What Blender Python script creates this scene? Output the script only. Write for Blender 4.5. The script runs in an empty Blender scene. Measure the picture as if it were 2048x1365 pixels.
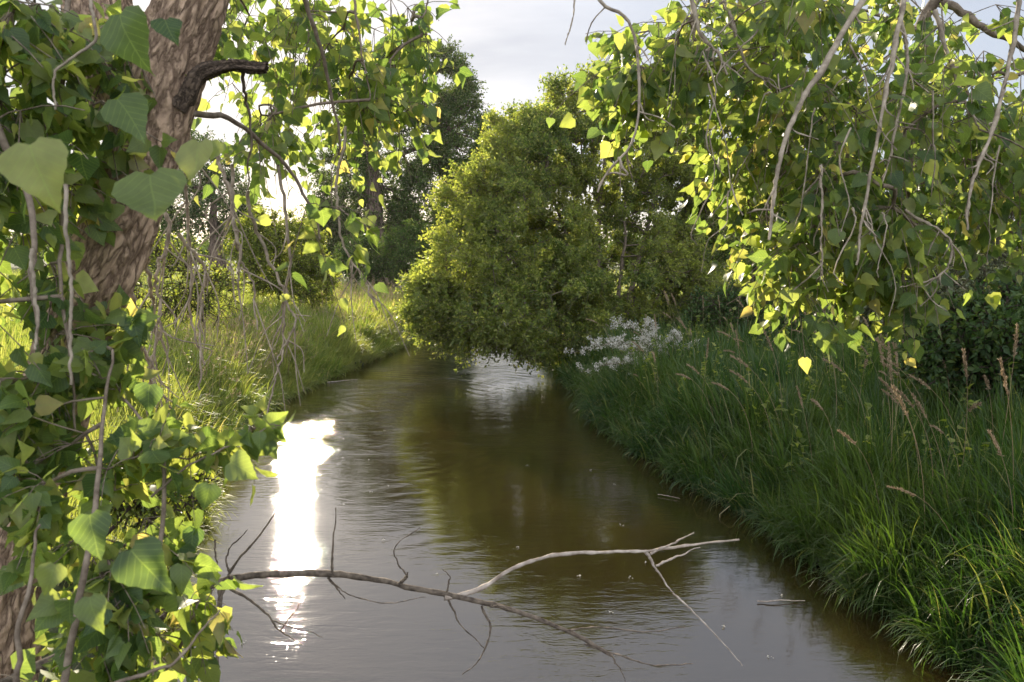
import bpy, math, random
import numpy as np
from mathutils import Vector

rng = np.random.default_rng(7)
random.seed(7)
R = math.radians
scene = bpy.context.scene
COL = scene.collection

# ------------------------------------------------------------------ camera
FPX, PITCH, CAMZ = 1593.0, R(6.1), 2.5
cam_d = bpy.data.cameras.new('camera'); cam = bpy.data.objects.new('camera', cam_d); COL.objects.link(cam)
cam_d.sensor_width = 36; cam_d.lens = 28.0; cam_d.clip_end = 3000; cam_d.clip_start = 0.05
cam.location = (0, 0, CAMZ); cam.rotation_euler = (R(90) - PITCH, 0, 0)
cam_d.dof.use_dof = True; cam_d.dof.focus_distance = 13.0; cam_d.dof.aperture_fstop = 9.0
scene.camera = cam
HAZE = 0.00012
# ------------------------------------------------------------------ sun and sky
_s = Vector((-434, 1545, 534.7)).normalized()
SUN_EL = math.asin(_s.z); SUN_AZ = math.atan2(_s.x, _s.y)
w = bpy.data.worlds.new('World'); scene.world = w; w.use_nodes = True
nt = w.node_tree; nt.nodes.clear()
sky = nt.nodes.new('ShaderNodeTexSky'); sky.sky_type = 'NISHITA'; sky.sun_disc = False
sky.sun_elevation = SUN_EL; sky.sun_rotation = SUN_AZ % (2 * math.pi)
sky.dust_density = 1.0; sky.air_density = 0.9; sky.ozone_density = 1.2
tc = nt.nodes.new('ShaderNodeTexCoord'); mp = nt.nodes.new('ShaderNodeMapping'); mp.inputs['Scale'].default_value = (1.0, 1.0, 3.2)
nz = nt.nodes.new('ShaderNodeTexNoise'); nz.inputs['Scale'].default_value = 2.2; nz.inputs['Detail'].default_value = 6; nz.inputs['Roughness'].default_value = .55; nz.inputs['Distortion'].default_value = .4
rp = nt.nodes.new('ShaderNodeValToRGB'); rp.color_ramp.elements[0].position = .40; rp.color_ramp.elements[1].position = .72
rp.color_ramp.elements[0].color = (.82, .82, .82, 1); rp.color_ramp.elements[1].color = (.98, .98, .98, 1)
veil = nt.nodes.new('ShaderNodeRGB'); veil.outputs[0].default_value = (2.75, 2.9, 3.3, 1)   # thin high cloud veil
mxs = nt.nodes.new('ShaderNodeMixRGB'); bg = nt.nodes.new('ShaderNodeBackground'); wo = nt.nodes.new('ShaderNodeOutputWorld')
L = nt.links.new
L(tc.outputs['Generated'], mp.inputs[0]); L(mp.outputs[0], nz.inputs['Vector']); L(nz.outputs[0], rp.inputs[0])
L(rp.outputs[0], mxs.inputs[0]); L(sky.outputs[0], mxs.inputs[1]); # added fill: veil brightened behind the camera to lift the camera-facing sides
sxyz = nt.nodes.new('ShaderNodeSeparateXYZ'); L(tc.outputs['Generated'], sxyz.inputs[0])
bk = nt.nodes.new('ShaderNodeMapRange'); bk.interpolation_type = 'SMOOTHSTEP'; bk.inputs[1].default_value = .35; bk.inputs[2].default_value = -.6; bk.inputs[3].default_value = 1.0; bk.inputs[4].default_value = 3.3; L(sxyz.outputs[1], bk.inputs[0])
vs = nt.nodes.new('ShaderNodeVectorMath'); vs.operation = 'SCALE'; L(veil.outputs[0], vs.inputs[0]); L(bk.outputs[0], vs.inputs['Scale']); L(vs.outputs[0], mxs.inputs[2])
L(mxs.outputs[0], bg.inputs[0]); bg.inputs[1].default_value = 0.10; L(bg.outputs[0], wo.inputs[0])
sd = bpy.data.lights.new('sun', 'SUN'); so = bpy.data.objects.new('sun', sd); COL.objects.link(so)
sd.energy = 4.6; sd.angle = R(.55); sd.color = (1, .87, .68)
so.rotation_euler = _s.to_track_quat('Z', 'Y').to_euler(); so.location = (-10, 30, 20)
scene.view_settings.view_transform = 'Standard'; scene.view_settings.look = 'None'
scene.view_settings.exposure = 1.16; scene.view_settings.gamma = 1
scene.render.engine = 'CYCLES'
cy = scene.cycles
cy.use_denoising = True; cy.max_bounces = 12; cy.diffuse_bounces = 7; cy.glossy_bounces = 3; cy.transmission_bounces = 8
cy.sample_clamp_indirect = 6; cy.caustics_reflective = False; cy.caustics_refractive = False

# ------------------------------------------------------------------ helpers
CP, SP = math.cos(PITCH), math.sin(PITCH)
def P(x, y, d):
    """point at picture position (2048 wide) and distance d along the view axis"""
    x = np.asarray(x, float); y = np.asarray(y, float); d = np.asarray(d, float)
    r = (x - 1024) / FPX * d; u = (682.5 - y) / FPX * d
    return np.stack([r + 0 * u, d * CP + u * SP, CAMZ - d * SP + u * CP], -1)
def poly(*pts):
    return np.array([P(a, b, c) for a, b, c in pts])
def norm(v):
    return v / (np.linalg.norm(v, axis=-1, keepdims=True) + 1e-9)

def interp_x(tab, y):
    t = np.array(tab); return np.interp(y, t[:, 0], t[:, 1])
LEFT = [(-20, -2.6), (0, -2.3), (4.4, -2.35), (7.1, -3.05), (9.5, -3.7), (11.6, -4.05), (13.7, -4.1), (17.8, -3.65), (23.6, -2.9), (29, -2.7), (36, -3.3), (45, -6.5), (60, -16), (90, -40)]
RIGHT = [(-20, 3.2), (0, 3.0), (4.4, 2.9), (5.9, 2.65), (7.2, 2.4), (8.7, 2.05), (11, 1.5), (14.2, 1.35), (17.4, 1.15), (21, .8), (28, .35), (36, -.2), (45, -2.5), (60, -9), (90, -32)]
def vnoise(x, y, s, seed=0):
    x = x / s + 13.7 * seed; y = y / s + 7.3 * seed
    return (np.sin(x * 1.7 + 1.3 * np.sin(y * 1.1 + seed)) * np.cos(y * 1.9 + 1.1 * np.sin(x * .8 + 2 * seed)) +
            .5 * np.sin(x * 3.9 + y * 2.3 + seed) * np.cos(y * 4.3 - x * 1.2)) / 1.5
def bank(x, y):
    """signed distance outside the channel (>0 on land)"""
    l = interp_x(LEFT, y) + .22 * vnoise(y, y * 0, .9, 1); r = interp_x(RIGHT, y) + .2 * vnoise(y, y * 0, .8, 2)
    return np.maximum(l - x, x - r)
def ground_z(x, y):
    d = bank(x, y)
    left = x < 0
    top = np.where(left, .62 + .28 * np.clip((-x - 4) / 8, 0, 1), .50 + .25 * np.clip((x - 3) / 6, 0, 1))
    z = np.where(d > 0, top * (1 - np.exp(-np.clip(d, 0, 50) / .5)), np.maximum(d * .8, -.6))
    z = z + np.where(d > .2, (.06 * vnoise(x, y, 1.6, 3) + .10 * vnoise(x, y, 5, 4)) * np.clip(d, 0, 1), 0)
    return z

def tag(o, label=None, cat=None, group=None, kind=None):
    if label: o['label'] = label
    if cat: o['category'] = cat
    if group: o['group'] = group
    if kind: o['kind'] = kind
    return o
def mesh_obj(name, verts, faces, mat, parent=None, smooth=False, uv=None, loop_n=None):
    """faces: (n,3) or (n,4) int array, or a list of such arrays"""
    if not isinstance(faces, list): faces = [faces]
    faces = [np.asarray(f, dtype=np.int32) for f in faces if len(f)]
    me = bpy.data.meshes.new(name)
    verts = np.asarray(verts, dtype=np.float32)
    me.vertices.add(len(verts)); me.vertices.foreach_set('co', verts.ravel())
    nl = sum(f.size for f in faces); npoly = sum(len(f) for f in faces)
    me.loops.add(nl); me.polygons.add(npoly)
    loops = np.concatenate([f.ravel() for f in faces])
    me.loops.foreach_set('vertex_index', loops)
    starts = []; k = 0
    for f in faces:
        starts.append(k + np.arange(len(f)) * f.shape[1]); k += f.size
    me.polygons.foreach_set('loop_start', np.concatenate(starts).astype(np.int32))
    if uv is not None:
        l = me.uv_layers.new(name='UVMap'); l.data.foreach_set('uv', np.asarray(uv, dtype=np.float32)[loops].ravel())
    me.update(calc_edges=True)
    if smooth: me.polygons.foreach_set('use_smooth', np.ones(npoly, dtype=bool))
    me.materials.append(mat)
    o = bpy.data.objects.new(name, me); COL.objects.link(o)
    if parent:
        o.parent = parent
        o.matrix_parent_inverse = parent.matrix_world.inverted() if False else o.matrix_parent_inverse
        lx = Vector(parent.location)
        me.transform(__import__('mathutils').Matrix.Translation(-lx))
    return o
def empty(name, loc, label, cat, group=None, kind=None):
    o = bpy.data.objects.new(name, None); COL.objects.link(o); o.location = [float(a) for a in loc]
    o.empty_display_size = .2
    return tag(o, label, cat, group, kind)

def tubes(chains, sides=6):
    """chains: list of (pts (n,3), radii (n,)) -> verts, faces, uv"""
    V, F, U = [], [], []; off = 0
    ang = np.linspace(0, 2 * np.pi, sides, endpoint=False)
    for pts, rad in chains:
        pts = np.asarray(pts, float); n = len(pts); rad = np.broadcast_to(np.asarray(rad, float), (n,))
        t = norm(np.gradient(pts, axis=0))
        ref = np.array([0, 0, 1.]) if abs(t[0, 2]) < .9 else np.array([0, 1., 0])
        a = np.empty((n, 3)); prev = ref
        for i in range(n):
            b = prev - t[i] * prev.dot(t[i]); ln = np.linalg.norm(b)
            b = b / ln if ln > 1e-5 else norm(np.cross(t[i], [1, .3, .2])); a[i] = b; prev = b
        c = np.cross(t, a)
        ring = pts[:, None] + rad[:, None, None] * (np.cos(ang)[None, :, None] * a[:, None] + np.sin(ang)[None, :, None] * c[:, None])
        V.append(ring.reshape(-1, 3))
        ln = np.concatenate([[0], np.cumsum(np.linalg.norm(np.diff(pts, axis=0), axis=1))])
        U.append(np.stack([np.tile(ang / (2 * np.pi), n), np.repeat(ln, sides)], 1))
        i = np.arange(n - 1)[:, None] * sides; j = np.arange(sides)[None]; j2 = (j + 1) % sides
        F.append((np.stack([i + j, i + j2, i + sides + j2, i + sides + j], -1) + off).reshape(-1, 4))
        off += n * sides
    return np.concatenate(V), np.concatenate(F), np.concatenate(U)
def smooth_line(pts, n=24):
    """Catmull-Rom through the points"""
    pts = np.asarray(pts, float)
    if len(pts) < 3:
        t = np.linspace(0, 1, n)[:, None]; return pts[0] * (1 - t) + pts[-1] * t
    p = np.vstack([2 * pts[0] - pts[1], pts, 2 * pts[-1] - pts[-2]])
    out = []; seg = len(pts) - 1; per = max(2, n // seg)
    for i in range(seg):
        t = np.linspace(0, 1, per, endpoint=False)[:, None]
        a, b, c, d = p[i:i + 4]
        out.append(.5 * ((2 * b) + (c - a) * t + (2 * a - 5 * b + 4 * c - d) * t ** 2 + (-a + 3 * b - 3 * c + d) * t ** 3))
    out.append(pts[-1:]); return np.concatenate(out)
def wiggle(pts, amp):
    pts = np.array(pts); n = len(pts)
    k = np.cumsum(rng.normal(0, 1, (n, 3)), axis=0); k -= np.linspace(0, 1, n)[:, None] * k[-1]
    return pts + k * amp / math.sqrt(n)

# leaf templates: verts (x across, y along, z lift), faces
def tmpl_simple(wd=.3, fold=.12):
    v = np.array([[0, 0, 0], [wd, .45, fold], [0, 1, -.05], [-wd, .45, fold], ])
    return v, [np.array([[0, 1, 2], [0, 2, 3]])]
def tmpl_mid():
    v = np.array([[0, 0, 0], [.42, .12, .1], [.34, .55, .08], [0, 1, -.12], [-.34, .55, .08], [-.42, .12, .1], [0, .5, 0.0]])
    return v, [np.array([[0, 1, 6], [1, 2, 6], [2, 3, 6], [3, 4, 6], [4, 5, 6], [5, 0, 6]])]
def tmpl_delta(rows=12):
    """broad heart/triangle leaf with a slightly toothed margin and drawn-out tip; rows of 5 verts"""
    ys = np.linspace(0, 1, rows) if rows > 6 else np.array([0, .12, .38, .7, 1.]); rows = len(ys)
    V = []
    for k, y in enumerate(ys):
        wv = float(np.interp(y, [0, .05, .12, .2, .32, .46, .6, .74, .87, 1], [.16, .37, .47, .5, .475, .395, .28, .165, .07, .003]))
        if rows > 6 and 0 < y < .95: wv += .016 if k % 2 else -.010
        for s in (-1, -.5, 0, .5, 1):
            x = s * wv; yy = y - .10 * abs(s) * math.exp(-y / .12) + (.03 * abs(s) * (1 - y))
            V.append([x, yy, .16 * abs(x) - .13 * y * y + .02 * math.sin(9 * y + 3 * s)])
    F = []
    for k in range(rows - 1):
        for j in range(4):
            a = k * 5 + j; F.append([a, a + 1, a + 6, a + 5])
    return np.array(V), [np.array(F)]
T_SIMPLE = tmpl_simple(); T_NARROW = tmpl_simple(.16, .05); T_MID = tmpl_mid(); T_DELTA = tmpl_delta(); T_DELTA5 = tmpl_delta(5)

def place_leaves(tm, pos, axis, nrm, size):
    """returns verts, faces(list), uv for one leaf at every pos"""
    tv, tf = tm; n = len(pos)
    axis = norm(axis); nrm = norm(nrm - axis * (nrm * axis).sum(-1, keepdims=True)); bt = np.cross(axis, nrm)
    size = np.broadcast_to(np.asarray(size, float), (n,))[:, None, None]
    curl = rng.uniform(.2, 2.2, (n, 1, 1))
    wf = rng.uniform(.72, 1.12, (n, 1, 1)); sk = rng.normal(0, .10, (n, 1, 1)); bend = rng.normal(.05, .28, (n, 1, 1)); rip = rng.uniform(0, .05, (n, 1, 1)); ph = rng.uniform(0, 6.28, (n, 1, 1))
    tx, ty, tz = tv[None, :, 0:1], tv[None, :, 1:2], tv[None, :, 2:3]
    zz = curl * tz - bend * ty ** 2 + rip * np.sin(ty * 8 + ph) * np.sign(tx)
    V = pos[:, None] + size * ((tx * wf + sk * ty ** 2) * bt[:, None] + (ty - .25 * np.abs(bend) * ty ** 2) * axis[:, None] + zz * nrm[:, None])
    k = len(tv); off = (np.arange(n) * k)
    F = [(f[None] + off[:, None, None]).reshape(-1, f.shape[1]) for f in tf]
    uv = np.tile(np.stack([tv[:, 0] + .5, tv[:, 1]], 1), (n, 1))
    return V.reshape(-1, 3), F, uv
def join(parts):
    V, F3, F4, U = [], [], [], []; off = 0
    for p in parts:
        v, fs = p[0], p[1]; fs = fs if isinstance(fs, list) else [fs]
        for f in fs: (F3 if f.shape[1] == 3 else F4).append(f + off)
        V.append(v); off += len(v)
        U.append(p[2] if len(p) > 2 else np.zeros((len(v), 2)))
    out = []
    if F3: out.append(np.concatenate(F3))
    if F4: out.append(np.concatenate(F4))
    return np.concatenate(V), out, np.concatenate(U)

# ------------------------------------------------------------------ materials
def new_mat(name):
    m = bpy.data.materials.new(name); m.use_nodes = True; m.node_tree.nodes.clear(); return m, m.node_tree
def node(t, ty, **kw):
    n = t.nodes.new(ty)
    for k, v in kw.items():
        if k in n.inputs: n.inputs[k].default_value = v
        else: setattr(n, k, v)
    return n
def ramp(t, stops, src):
    r = t.nodes.new('ShaderNodeValToRGB'); e = r.color_ramp.elements
    while len(e) < len(stops): e.new(.5)
    for q, (p_, c) in zip(e, stops): q.position = p_; q.color = (*c, 1)
    t.links.new(src, r.inputs[0]); return r.outputs[0]
def leaf_mat(name, stops, trans=1.0, tmix=.5, rough=.5, spec=.35, veins=False, tcol=(1.8, 1.65, .75), patch=None):
    m, t = new_mat(name); l = t.links.new
    g = node(t, 'ShaderNodeNewGeometry')
    c = ramp(t, stops, g.outputs['Random Per Island'])
    if patch:
        gp = node(t, 'ShaderNodeTexNoise', Scale=patch[0]); gp.inputs['Detail'].default_value = 2
        l(g.outputs['Position'], gp.inputs['Vector'])
        rr = node(t, 'ShaderNodeMapRange'); rr.inputs[1].default_value = .38; rr.inputs[2].default_value = .62; l(gp.outputs[0], rr.inputs[0])
        mx0 = node(t, 'ShaderNodeMixRGB'); mx0.blend_type = 'MIX'; mx0.inputs[2].default_value = (*patch[1], 1)
        mm = node(t, 'ShaderNodeMath', operation='MULTIPLY'); mm.inputs[1].default_value = patch[2]; l(rr.outputs[0], mm.inputs[0])
        l(mm.outputs[0], mx0.inputs[0]); l(c, mx0.inputs[1]); c = mx0.outputs[0]
    if veins:
        uv = node(t, 'ShaderNodeUVMap'); sp = node(t, 'ShaderNodeSeparateXYZ'); l(uv.outputs[0], sp.inputs[0])
        ax = node(t, 'ShaderNodeMath', operation='SUBTRACT'); l(sp.outputs[0], ax.inputs[0]); ax.inputs[1].default_value = .5
        ab = node(t, 'ShaderNodeMath', operation='ABSOLUTE'); l(ax.outputs[0], ab.inputs[0])
        k = node(t, 'ShaderNodeMath', operation='MULTIPLY_ADD'); l(ab.outputs[0], k.inputs[0]); k.inputs[1].default_value = -.9; l(sp.outputs[1], k.inputs[2])
        k2 = node(t, 'ShaderNodeMath', operation='MULTIPLY'); l(k.outputs[0], k2.inputs[0]); k2.inputs[1].default_value = 7
        fr = node(t, 'ShaderNodeMath', operation='FRACT'); l(k2.outputs[0], fr.inputs[0])
        lt = node(t, 'ShaderNodeMath', operation='LESS_THAN'); l(fr.outputs[0], lt.inputs[0]); lt.inputs[1].default_value = .09
        lm = node(t, 'ShaderNodeMath', operation='LESS_THAN'); l(ab.outputs[0], lm.inputs[0]); lm.inputs[1].default_value = .012
        mxv = node(t, 'ShaderNodeMath', operation='MAXIMUM'); l(lt.outputs[0], mxv.inputs[0]); l(lm.outputs[0], mxv.inputs[1])
        vm = node(t, 'ShaderNodeMath', operation='MULTIPLY'); l(mxv.outputs[0], vm.inputs[0]); vm.inputs[1].default_value = .35
        mv = node(t, 'ShaderNodeMixRGB'); mv.inputs[2].default_value = (.22, .30, .09, 1); l(vm.outputs[0], mv.inputs[0]); l(c, mv.inputs[1]); c = mv.outputs[0]
        nn = node(t, 'ShaderNodeTexNoise', Scale=38.0); l(g.outputs['Position'], nn.inputs['Vector'])
        nr = node(t, 'ShaderNodeMapRange'); nr.inputs[3].default_value = .72; nr.inputs[4].default_value = 1.3; l(nn.outputs[0], nr.inputs[0])
        mm2 = node(t, 'ShaderNodeMixRGB'); mm2.blend_type = 'MULTIPLY'; mm2.inputs[0].default_value = 1; l(c, mm2.inputs[1]); l(nr.outputs[0], mm2.inputs[2]); c = mm2.outputs[0]
    p = node(t, 'ShaderNodeBsdfPrincipled', Roughness=rough); p.inputs['Specular IOR Level'].default_value = spec; l(c, p.inputs['Base Color'])
    tr = node(t, 'ShaderNodeBsdfTranslucent')
    tm = node(t, 'ShaderNodeMixRGB'); tm.blend_type = 'MULTIPLY'; tm.inputs[0].default_value = 1; l(c, tm.inputs[1])
    tm.inputs[2].default_value = (*[a * trans for a in tcol], 1); l(tm.outputs[0], tr.inputs[0])
    mx = node(t, 'ShaderNodeMixShader'); mx.inputs[0].default_value = tmix; l(p.outputs[0], mx.inputs[1]); l(tr.outputs[0], mx.inputs[2])
    o = node(t, 'ShaderNodeOutputMaterial'); l(mx.outputs[0], o.inputs[0]); return m
def bark_mat(name, dark, light, sx=9, sy=3.2, depth=.02, uv=True, moss=None):
    m, t = new_mat(name); l = t.links.new
    if uv:
        u = node(t, 'ShaderNodeUVMap').outputs[0]
        # wrap the angle so the pattern meets itself round the trunk
        sp = node(t, 'ShaderNodeSeparateXYZ'); l(u, sp.inputs[0])
        a = node(t, 'ShaderNodeMath', operation='MULTIPLY'); l(sp.outputs[0], a.inputs[0]); a.inputs[1].default_value = 2 * math.pi
        cs = node(t, 'ShaderNodeMath', operation='COSINE'); l(a.outputs[0], cs.inputs[0]); sn = node(t, 'ShaderNodeMath', operation='SINE'); l(a.outputs[0], sn.inputs[0])
        cb = node(t, 'ShaderNodeCombineXYZ'); l(cs.outputs[0], cb.inputs[0]); l(sn.outputs[0], cb.inputs[1]); l(sp.outputs[1], cb.inputs[2]); vec = cb.outputs[0]
    else: vec = node(t, 'ShaderNodeTexCoord').outputs['Object']
    mp = node(t, 'ShaderNodeMapping'); mp.inputs['Scale'].default_value = (sx, sx, sy); l(vec, mp.inputs[0])
    dn = node(t, 'ShaderNodeTexNoise', Scale=.8, Detail=4.0); l(mp.outputs[0], dn.inputs['Vector'])
    ad = node(t, 'ShaderNodeVectorMath', operation='MULTIPLY_ADD'); l(dn.outputs['Color'], ad.inputs[0]); ad.inputs[1].default_value = (1.1, 1.1, 1.3); l(mp.outputs[0], ad.inputs[2])
    vo = node(t, 'ShaderNodeTexVoronoi', Scale=.5, feature='DISTANCE_TO_EDGE'); l(ad.outputs[0], vo.inputs['Vector'])
    rn = node(t, 'ShaderNodeTexNoise', Scale=.8, Detail=6.0, Distortion=.25); l(mp.outputs[0], rn.inputs['Vector'])
    r1 = node(t, 'ShaderNodeMath', operation='SUBTRACT'); l(rn.outputs[0], r1.inputs[0]); r1.inputs[1].default_value = .5
    r2 = node(t, 'ShaderNodeMath', operation='ABSOLUTE'); l(r1.outputs[0], r2.inputs[0])
    r3 = node(t, 'ShaderNodeMapRange'); r3.inputs[2].default_value = .09; l(r2.outputs[0], r3.inputs[0])
    fn = node(t, 'ShaderNodeTexNoise', Scale=5.0, Detail=8.0, Roughness=.7); l(mp.outputs[0], fn.inputs['Vector'])
    rv = ramp(t, [(0, (.25,) * 3), (.12, (.6,) * 3), (.5, (.95,) * 3)], vo.outputs[0])
    r4 = node(t, 'ShaderNodeMath', operation='MULTIPLY'); l(r3.outputs[0], r4.inputs[0]); l(rv, r4.inputs[1])
    hm = node(t, 'ShaderNodeMath', operation='MULTIPLY_ADD'); l(fn.outputs[0], hm.inputs[0]); hm.inputs[1].default_value = .6; l(r4.outputs[0], hm.inputs[2])
    c = ramp(t, [(.2, dark), (.6, [a * .55 + b * .45 for a, b in zip(light, dark)]), (1.0, light)], hm.outputs[0])
    if moss:
        mn = node(t, 'ShaderNodeTexNoise', Scale=2.0, Detail=5.0); l(vec, mn.inputs['Vector'])
        mr = node(t, 'ShaderNodeMapRange'); mr.inputs[1].default_value = .52; mr.inputs[2].default_value = .7; l(mn.outputs[0], mr.inputs[0])
        mq = node(t, 'ShaderNodeMixRGB'); mq.inputs[2].default_value = (*moss, 1); l(mr.outputs[0], mq.inputs[0]); l(c, mq.inputs[1]); c = mq.outputs[0]
    p = node(t, 'ShaderNodeBsdfPrincipled', Roughness=.9); p.inputs['Specular IOR Level'].default_value = .2; l(c, p.inputs['Base Color'])
    b = node(t, 'ShaderNodeBump', Distance=depth, Strength=1.0); l(hm.outputs[0], b.inputs['Height']); l(b.outputs[0], p.inputs['Normal'])
    o = node(t, 'ShaderNodeOutputMaterial'); l(p.outputs[0], o.inputs[0]); return m
def plain_mat(name, c1, c2, scale=8, rough=.85, bump=.01):
    m, t = new_mat(name); l = t.links.new
    tcn = node(t, 'ShaderNodeTexCoord'); n = node(t, 'ShaderNodeTexNoise', Scale=float(scale), Detail=6.0, Roughness=.65); l(tcn.outputs['Object'], n.inputs['Vector'])
    c = ramp(t, [(.35, c1), (.68, c2)], n.outputs[0])
    p = node(t, 'ShaderNodeBsdfPrincipled', Roughness=rough); p.inputs['Specular IOR Level'].default_value = .25; l(c, p.inputs['Base Color'])
    b = node(t, 'ShaderNodeBump', Distance=bump, Strength=.8); l(n.outputs[0], b.inputs['Height']); l(b.outputs[0], p.inputs['Normal'])
    o = node(t, 'ShaderNodeOutputMaterial'); l(p.outputs[0], o.inputs[0]); return m

M = {}
M['cotton'] = leaf_mat('cottonwood_leaf', [(0, (.045, .082, .032)), (.4, (.095, .14, .048)), (.8, (.16, .195, .07)), (.96, (.22, .24, .10)), (1, (.27, .23, .12))], veins=True, tmix=.55, trans=2.0, rough=.42, spec=.4)
M['cotton_far'] = leaf_mat('far_cottonwood_leaf', [(0, (.038, .075, .022)), (.6, (.075, .12, .034)), (1, (.13, .17, .055))], tmix=.4, trans=1.2, rough=.6, spec=.15)
M['dark_leaf'] = leaf_mat('dark_leaf', [(0, (.028, .06, .018)), (.6, (.055, .10, .026)), (1, (.10, .14, .04))], tmix=.4, spec=.3)
M['willow'] = leaf_mat('willow_leaf', [(0, (.040, .070, .022)), (.5, (.082, .118, .036)), (.85, (.145, .18, .06)), (1, (.26, .26, .11))], tmix=.56, trans=2.2, spec=.35, patch=(.7, (.17, .19, .05), .5))
M['shrub'] = leaf_mat('shrub_leaf', [(0, (.07, .10, .02)), (.5, (.12, .16, .03)), (1, (.22, .24, .07))], tmix=.5, trans=1.7)
M['grey_leaf'] = leaf_mat('grey_green_leaf', [(0, (.06, .08, .04)), (.5, (.10, .12, .06)), (1, (.2, .21, .12))], tmix=.35)
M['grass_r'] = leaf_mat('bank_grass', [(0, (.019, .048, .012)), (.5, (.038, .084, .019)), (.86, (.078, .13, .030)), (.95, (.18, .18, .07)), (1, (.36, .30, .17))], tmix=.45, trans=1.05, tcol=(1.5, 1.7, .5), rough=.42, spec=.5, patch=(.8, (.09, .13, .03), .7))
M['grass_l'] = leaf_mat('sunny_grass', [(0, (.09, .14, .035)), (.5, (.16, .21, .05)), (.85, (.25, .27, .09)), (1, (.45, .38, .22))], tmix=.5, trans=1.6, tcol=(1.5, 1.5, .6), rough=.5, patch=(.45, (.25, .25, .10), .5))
M['dry'] = leaf_mat('dry_grass', [(0, (.26, .19, .11)), (.5, (.38, .28, .17)), (1, (.50, .39, .26))], tmix=.4, trans=.8, tcol=(1, 1, 1), rough=.8, spec=.1)
M['blossom'] = leaf_mat('blossom', [(0, (.42, .40, .30)), (.6, (.62, .59, .50)), (1, (.78, .75, .68))], tmix=.35, trans=.9, tcol=(1, 1, 1), rough=.8, spec=.1)
M['bark'] = bark_mat('cottonwood_bark', (.13, .082, .052), (.68, .48, .32), sx=4.6, sy=15, depth=.022)
M['bark_dark'] = bark_mat('dark_broken_bark', (.03, .022, .016), (.16, .115, .08), sx=3.0, sy=60, depth=.006)
M['bark_far'] = bark_mat('far_bark', (.05, .035, .025), (.22, .16, .12), sx=5, sy=1.6, depth=.06)
M['twig'] = plain_mat('twig_bark', (.10, .074, .050), (.27, .215, .155), 30, bump=.003)
M['twig_dark'] = plain_mat('dark_twig_bark', (.035, .024, .018), (.12, .085, .06), 30, bump=.003)
M['branch_bark'] = plain_mat('weathered_branch_bark', (.05, .038, .028), (.21, .165, .12), 40, bump=.004)
M['vine'] = plain_mat('pale_vine_bark', (.17, .135, .095), (.43, .36, .265), 24, bump=.003)
M['deadwood'] = plain_mat('bleached_wood', (.22, .17, .13), (.52, .45, .37), 26, bump=.003)
M['path'] = plain_mat('gravel_path', (.34, .29, .22), (.46, .40, .32), 6, bump=.01)
M['stone'] = plain_mat('stone', (.12, .10, .08), (.36, .32, .27), 9, bump=.03)

# ground: soil with thatch
mg, t = new_mat('soil'); l = t.links.new
tcn = node(t, 'ShaderNodeNewGeometry'); n1 = node(t, 'ShaderNodeTexNoise', Scale=1.3, Detail=8.0, Roughness=.7); l(tcn.outputs['Position'], n1.inputs['Vector'])
n2 = node(t, 'ShaderNodeTexNoise', Scale=22.0, Detail=6.0, Roughness=.7); l(tcn.outputs['Position'], n2.inputs['Vector'])
ma = node(t, 'ShaderNodeMath', operation='MULTIPLY_ADD'); l(n2.outputs[0], ma.inputs[0]); ma.inputs[1].default_value = .5; l(n1.outputs[0], ma.inputs[2])
c = ramp(t, [(.5, (.028, .022, .012)), (.72, (.05, .062, .02)), (.95, (.10, .12, .035))], ma.outputs[0])
p = node(t, 'ShaderNodeBsdfPrincipled', Roughness=.95); l(c, p.inputs['Base Color'])
b = node(t, 'ShaderNodeBump', Distance=.04); l(n2.outputs[0], b.inputs['Height']); l(b.outputs[0], p.inputs['Normal'])
o = node(t, 'ShaderNodeOutputMaterial'); l(p.outputs[0], o.inputs[0]); M['soil'] = mg

# water: turbid brown body under a rippled surface
mw, t = new_mat('stream_water'); l = t.links.new
g = node(t, 'ShaderNodeNewGeometry')
def wnoise(scale, sx, sy, rot, detail=3.0, dist=0.0, rough=.5):
    mp_ = node(t, 'ShaderNodeMapping'); mp_.inputs['Scale'].default_value = (sx, sy, 1); mp_.inputs['Rotation'].default_value = (0, 0, R(rot)); l(g.outputs['Position'], mp_.inputs[0])
    n_ = node(t, 'ShaderNodeTexNoise', Scale=scale, Detail=detail, Distortion=dist, Roughness=rough); l(mp_.outputs[0], n_.inputs['Vector']); return n_.outputs[0]
def mul(a, k):
    m_ = node(t, 'ShaderNodeMath', operation='MULTIPLY'); l(a, m_.inputs[0])
    if isinstance(k, (int, float)): m_.inputs[1].default_value = k
    else: l(k, m_.inputs[1])
    return m_.outputs[0]
def add(a, b_):
    m_ = node(t, 'ShaderNodeMath', operation='ADD'); l(a, m_.inputs[0]); l(b_, m_.inputs[1]); return m_.outputs[0]
fine = wnoise(26.0, 1, 1.6, 8, 3.0, .6)
mid = wnoise(7.0, .55, 1.9, -6, 2.0, .8)
big = wnoise(1.4, 1, 1.2, 0, 1.0, .5)
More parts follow.
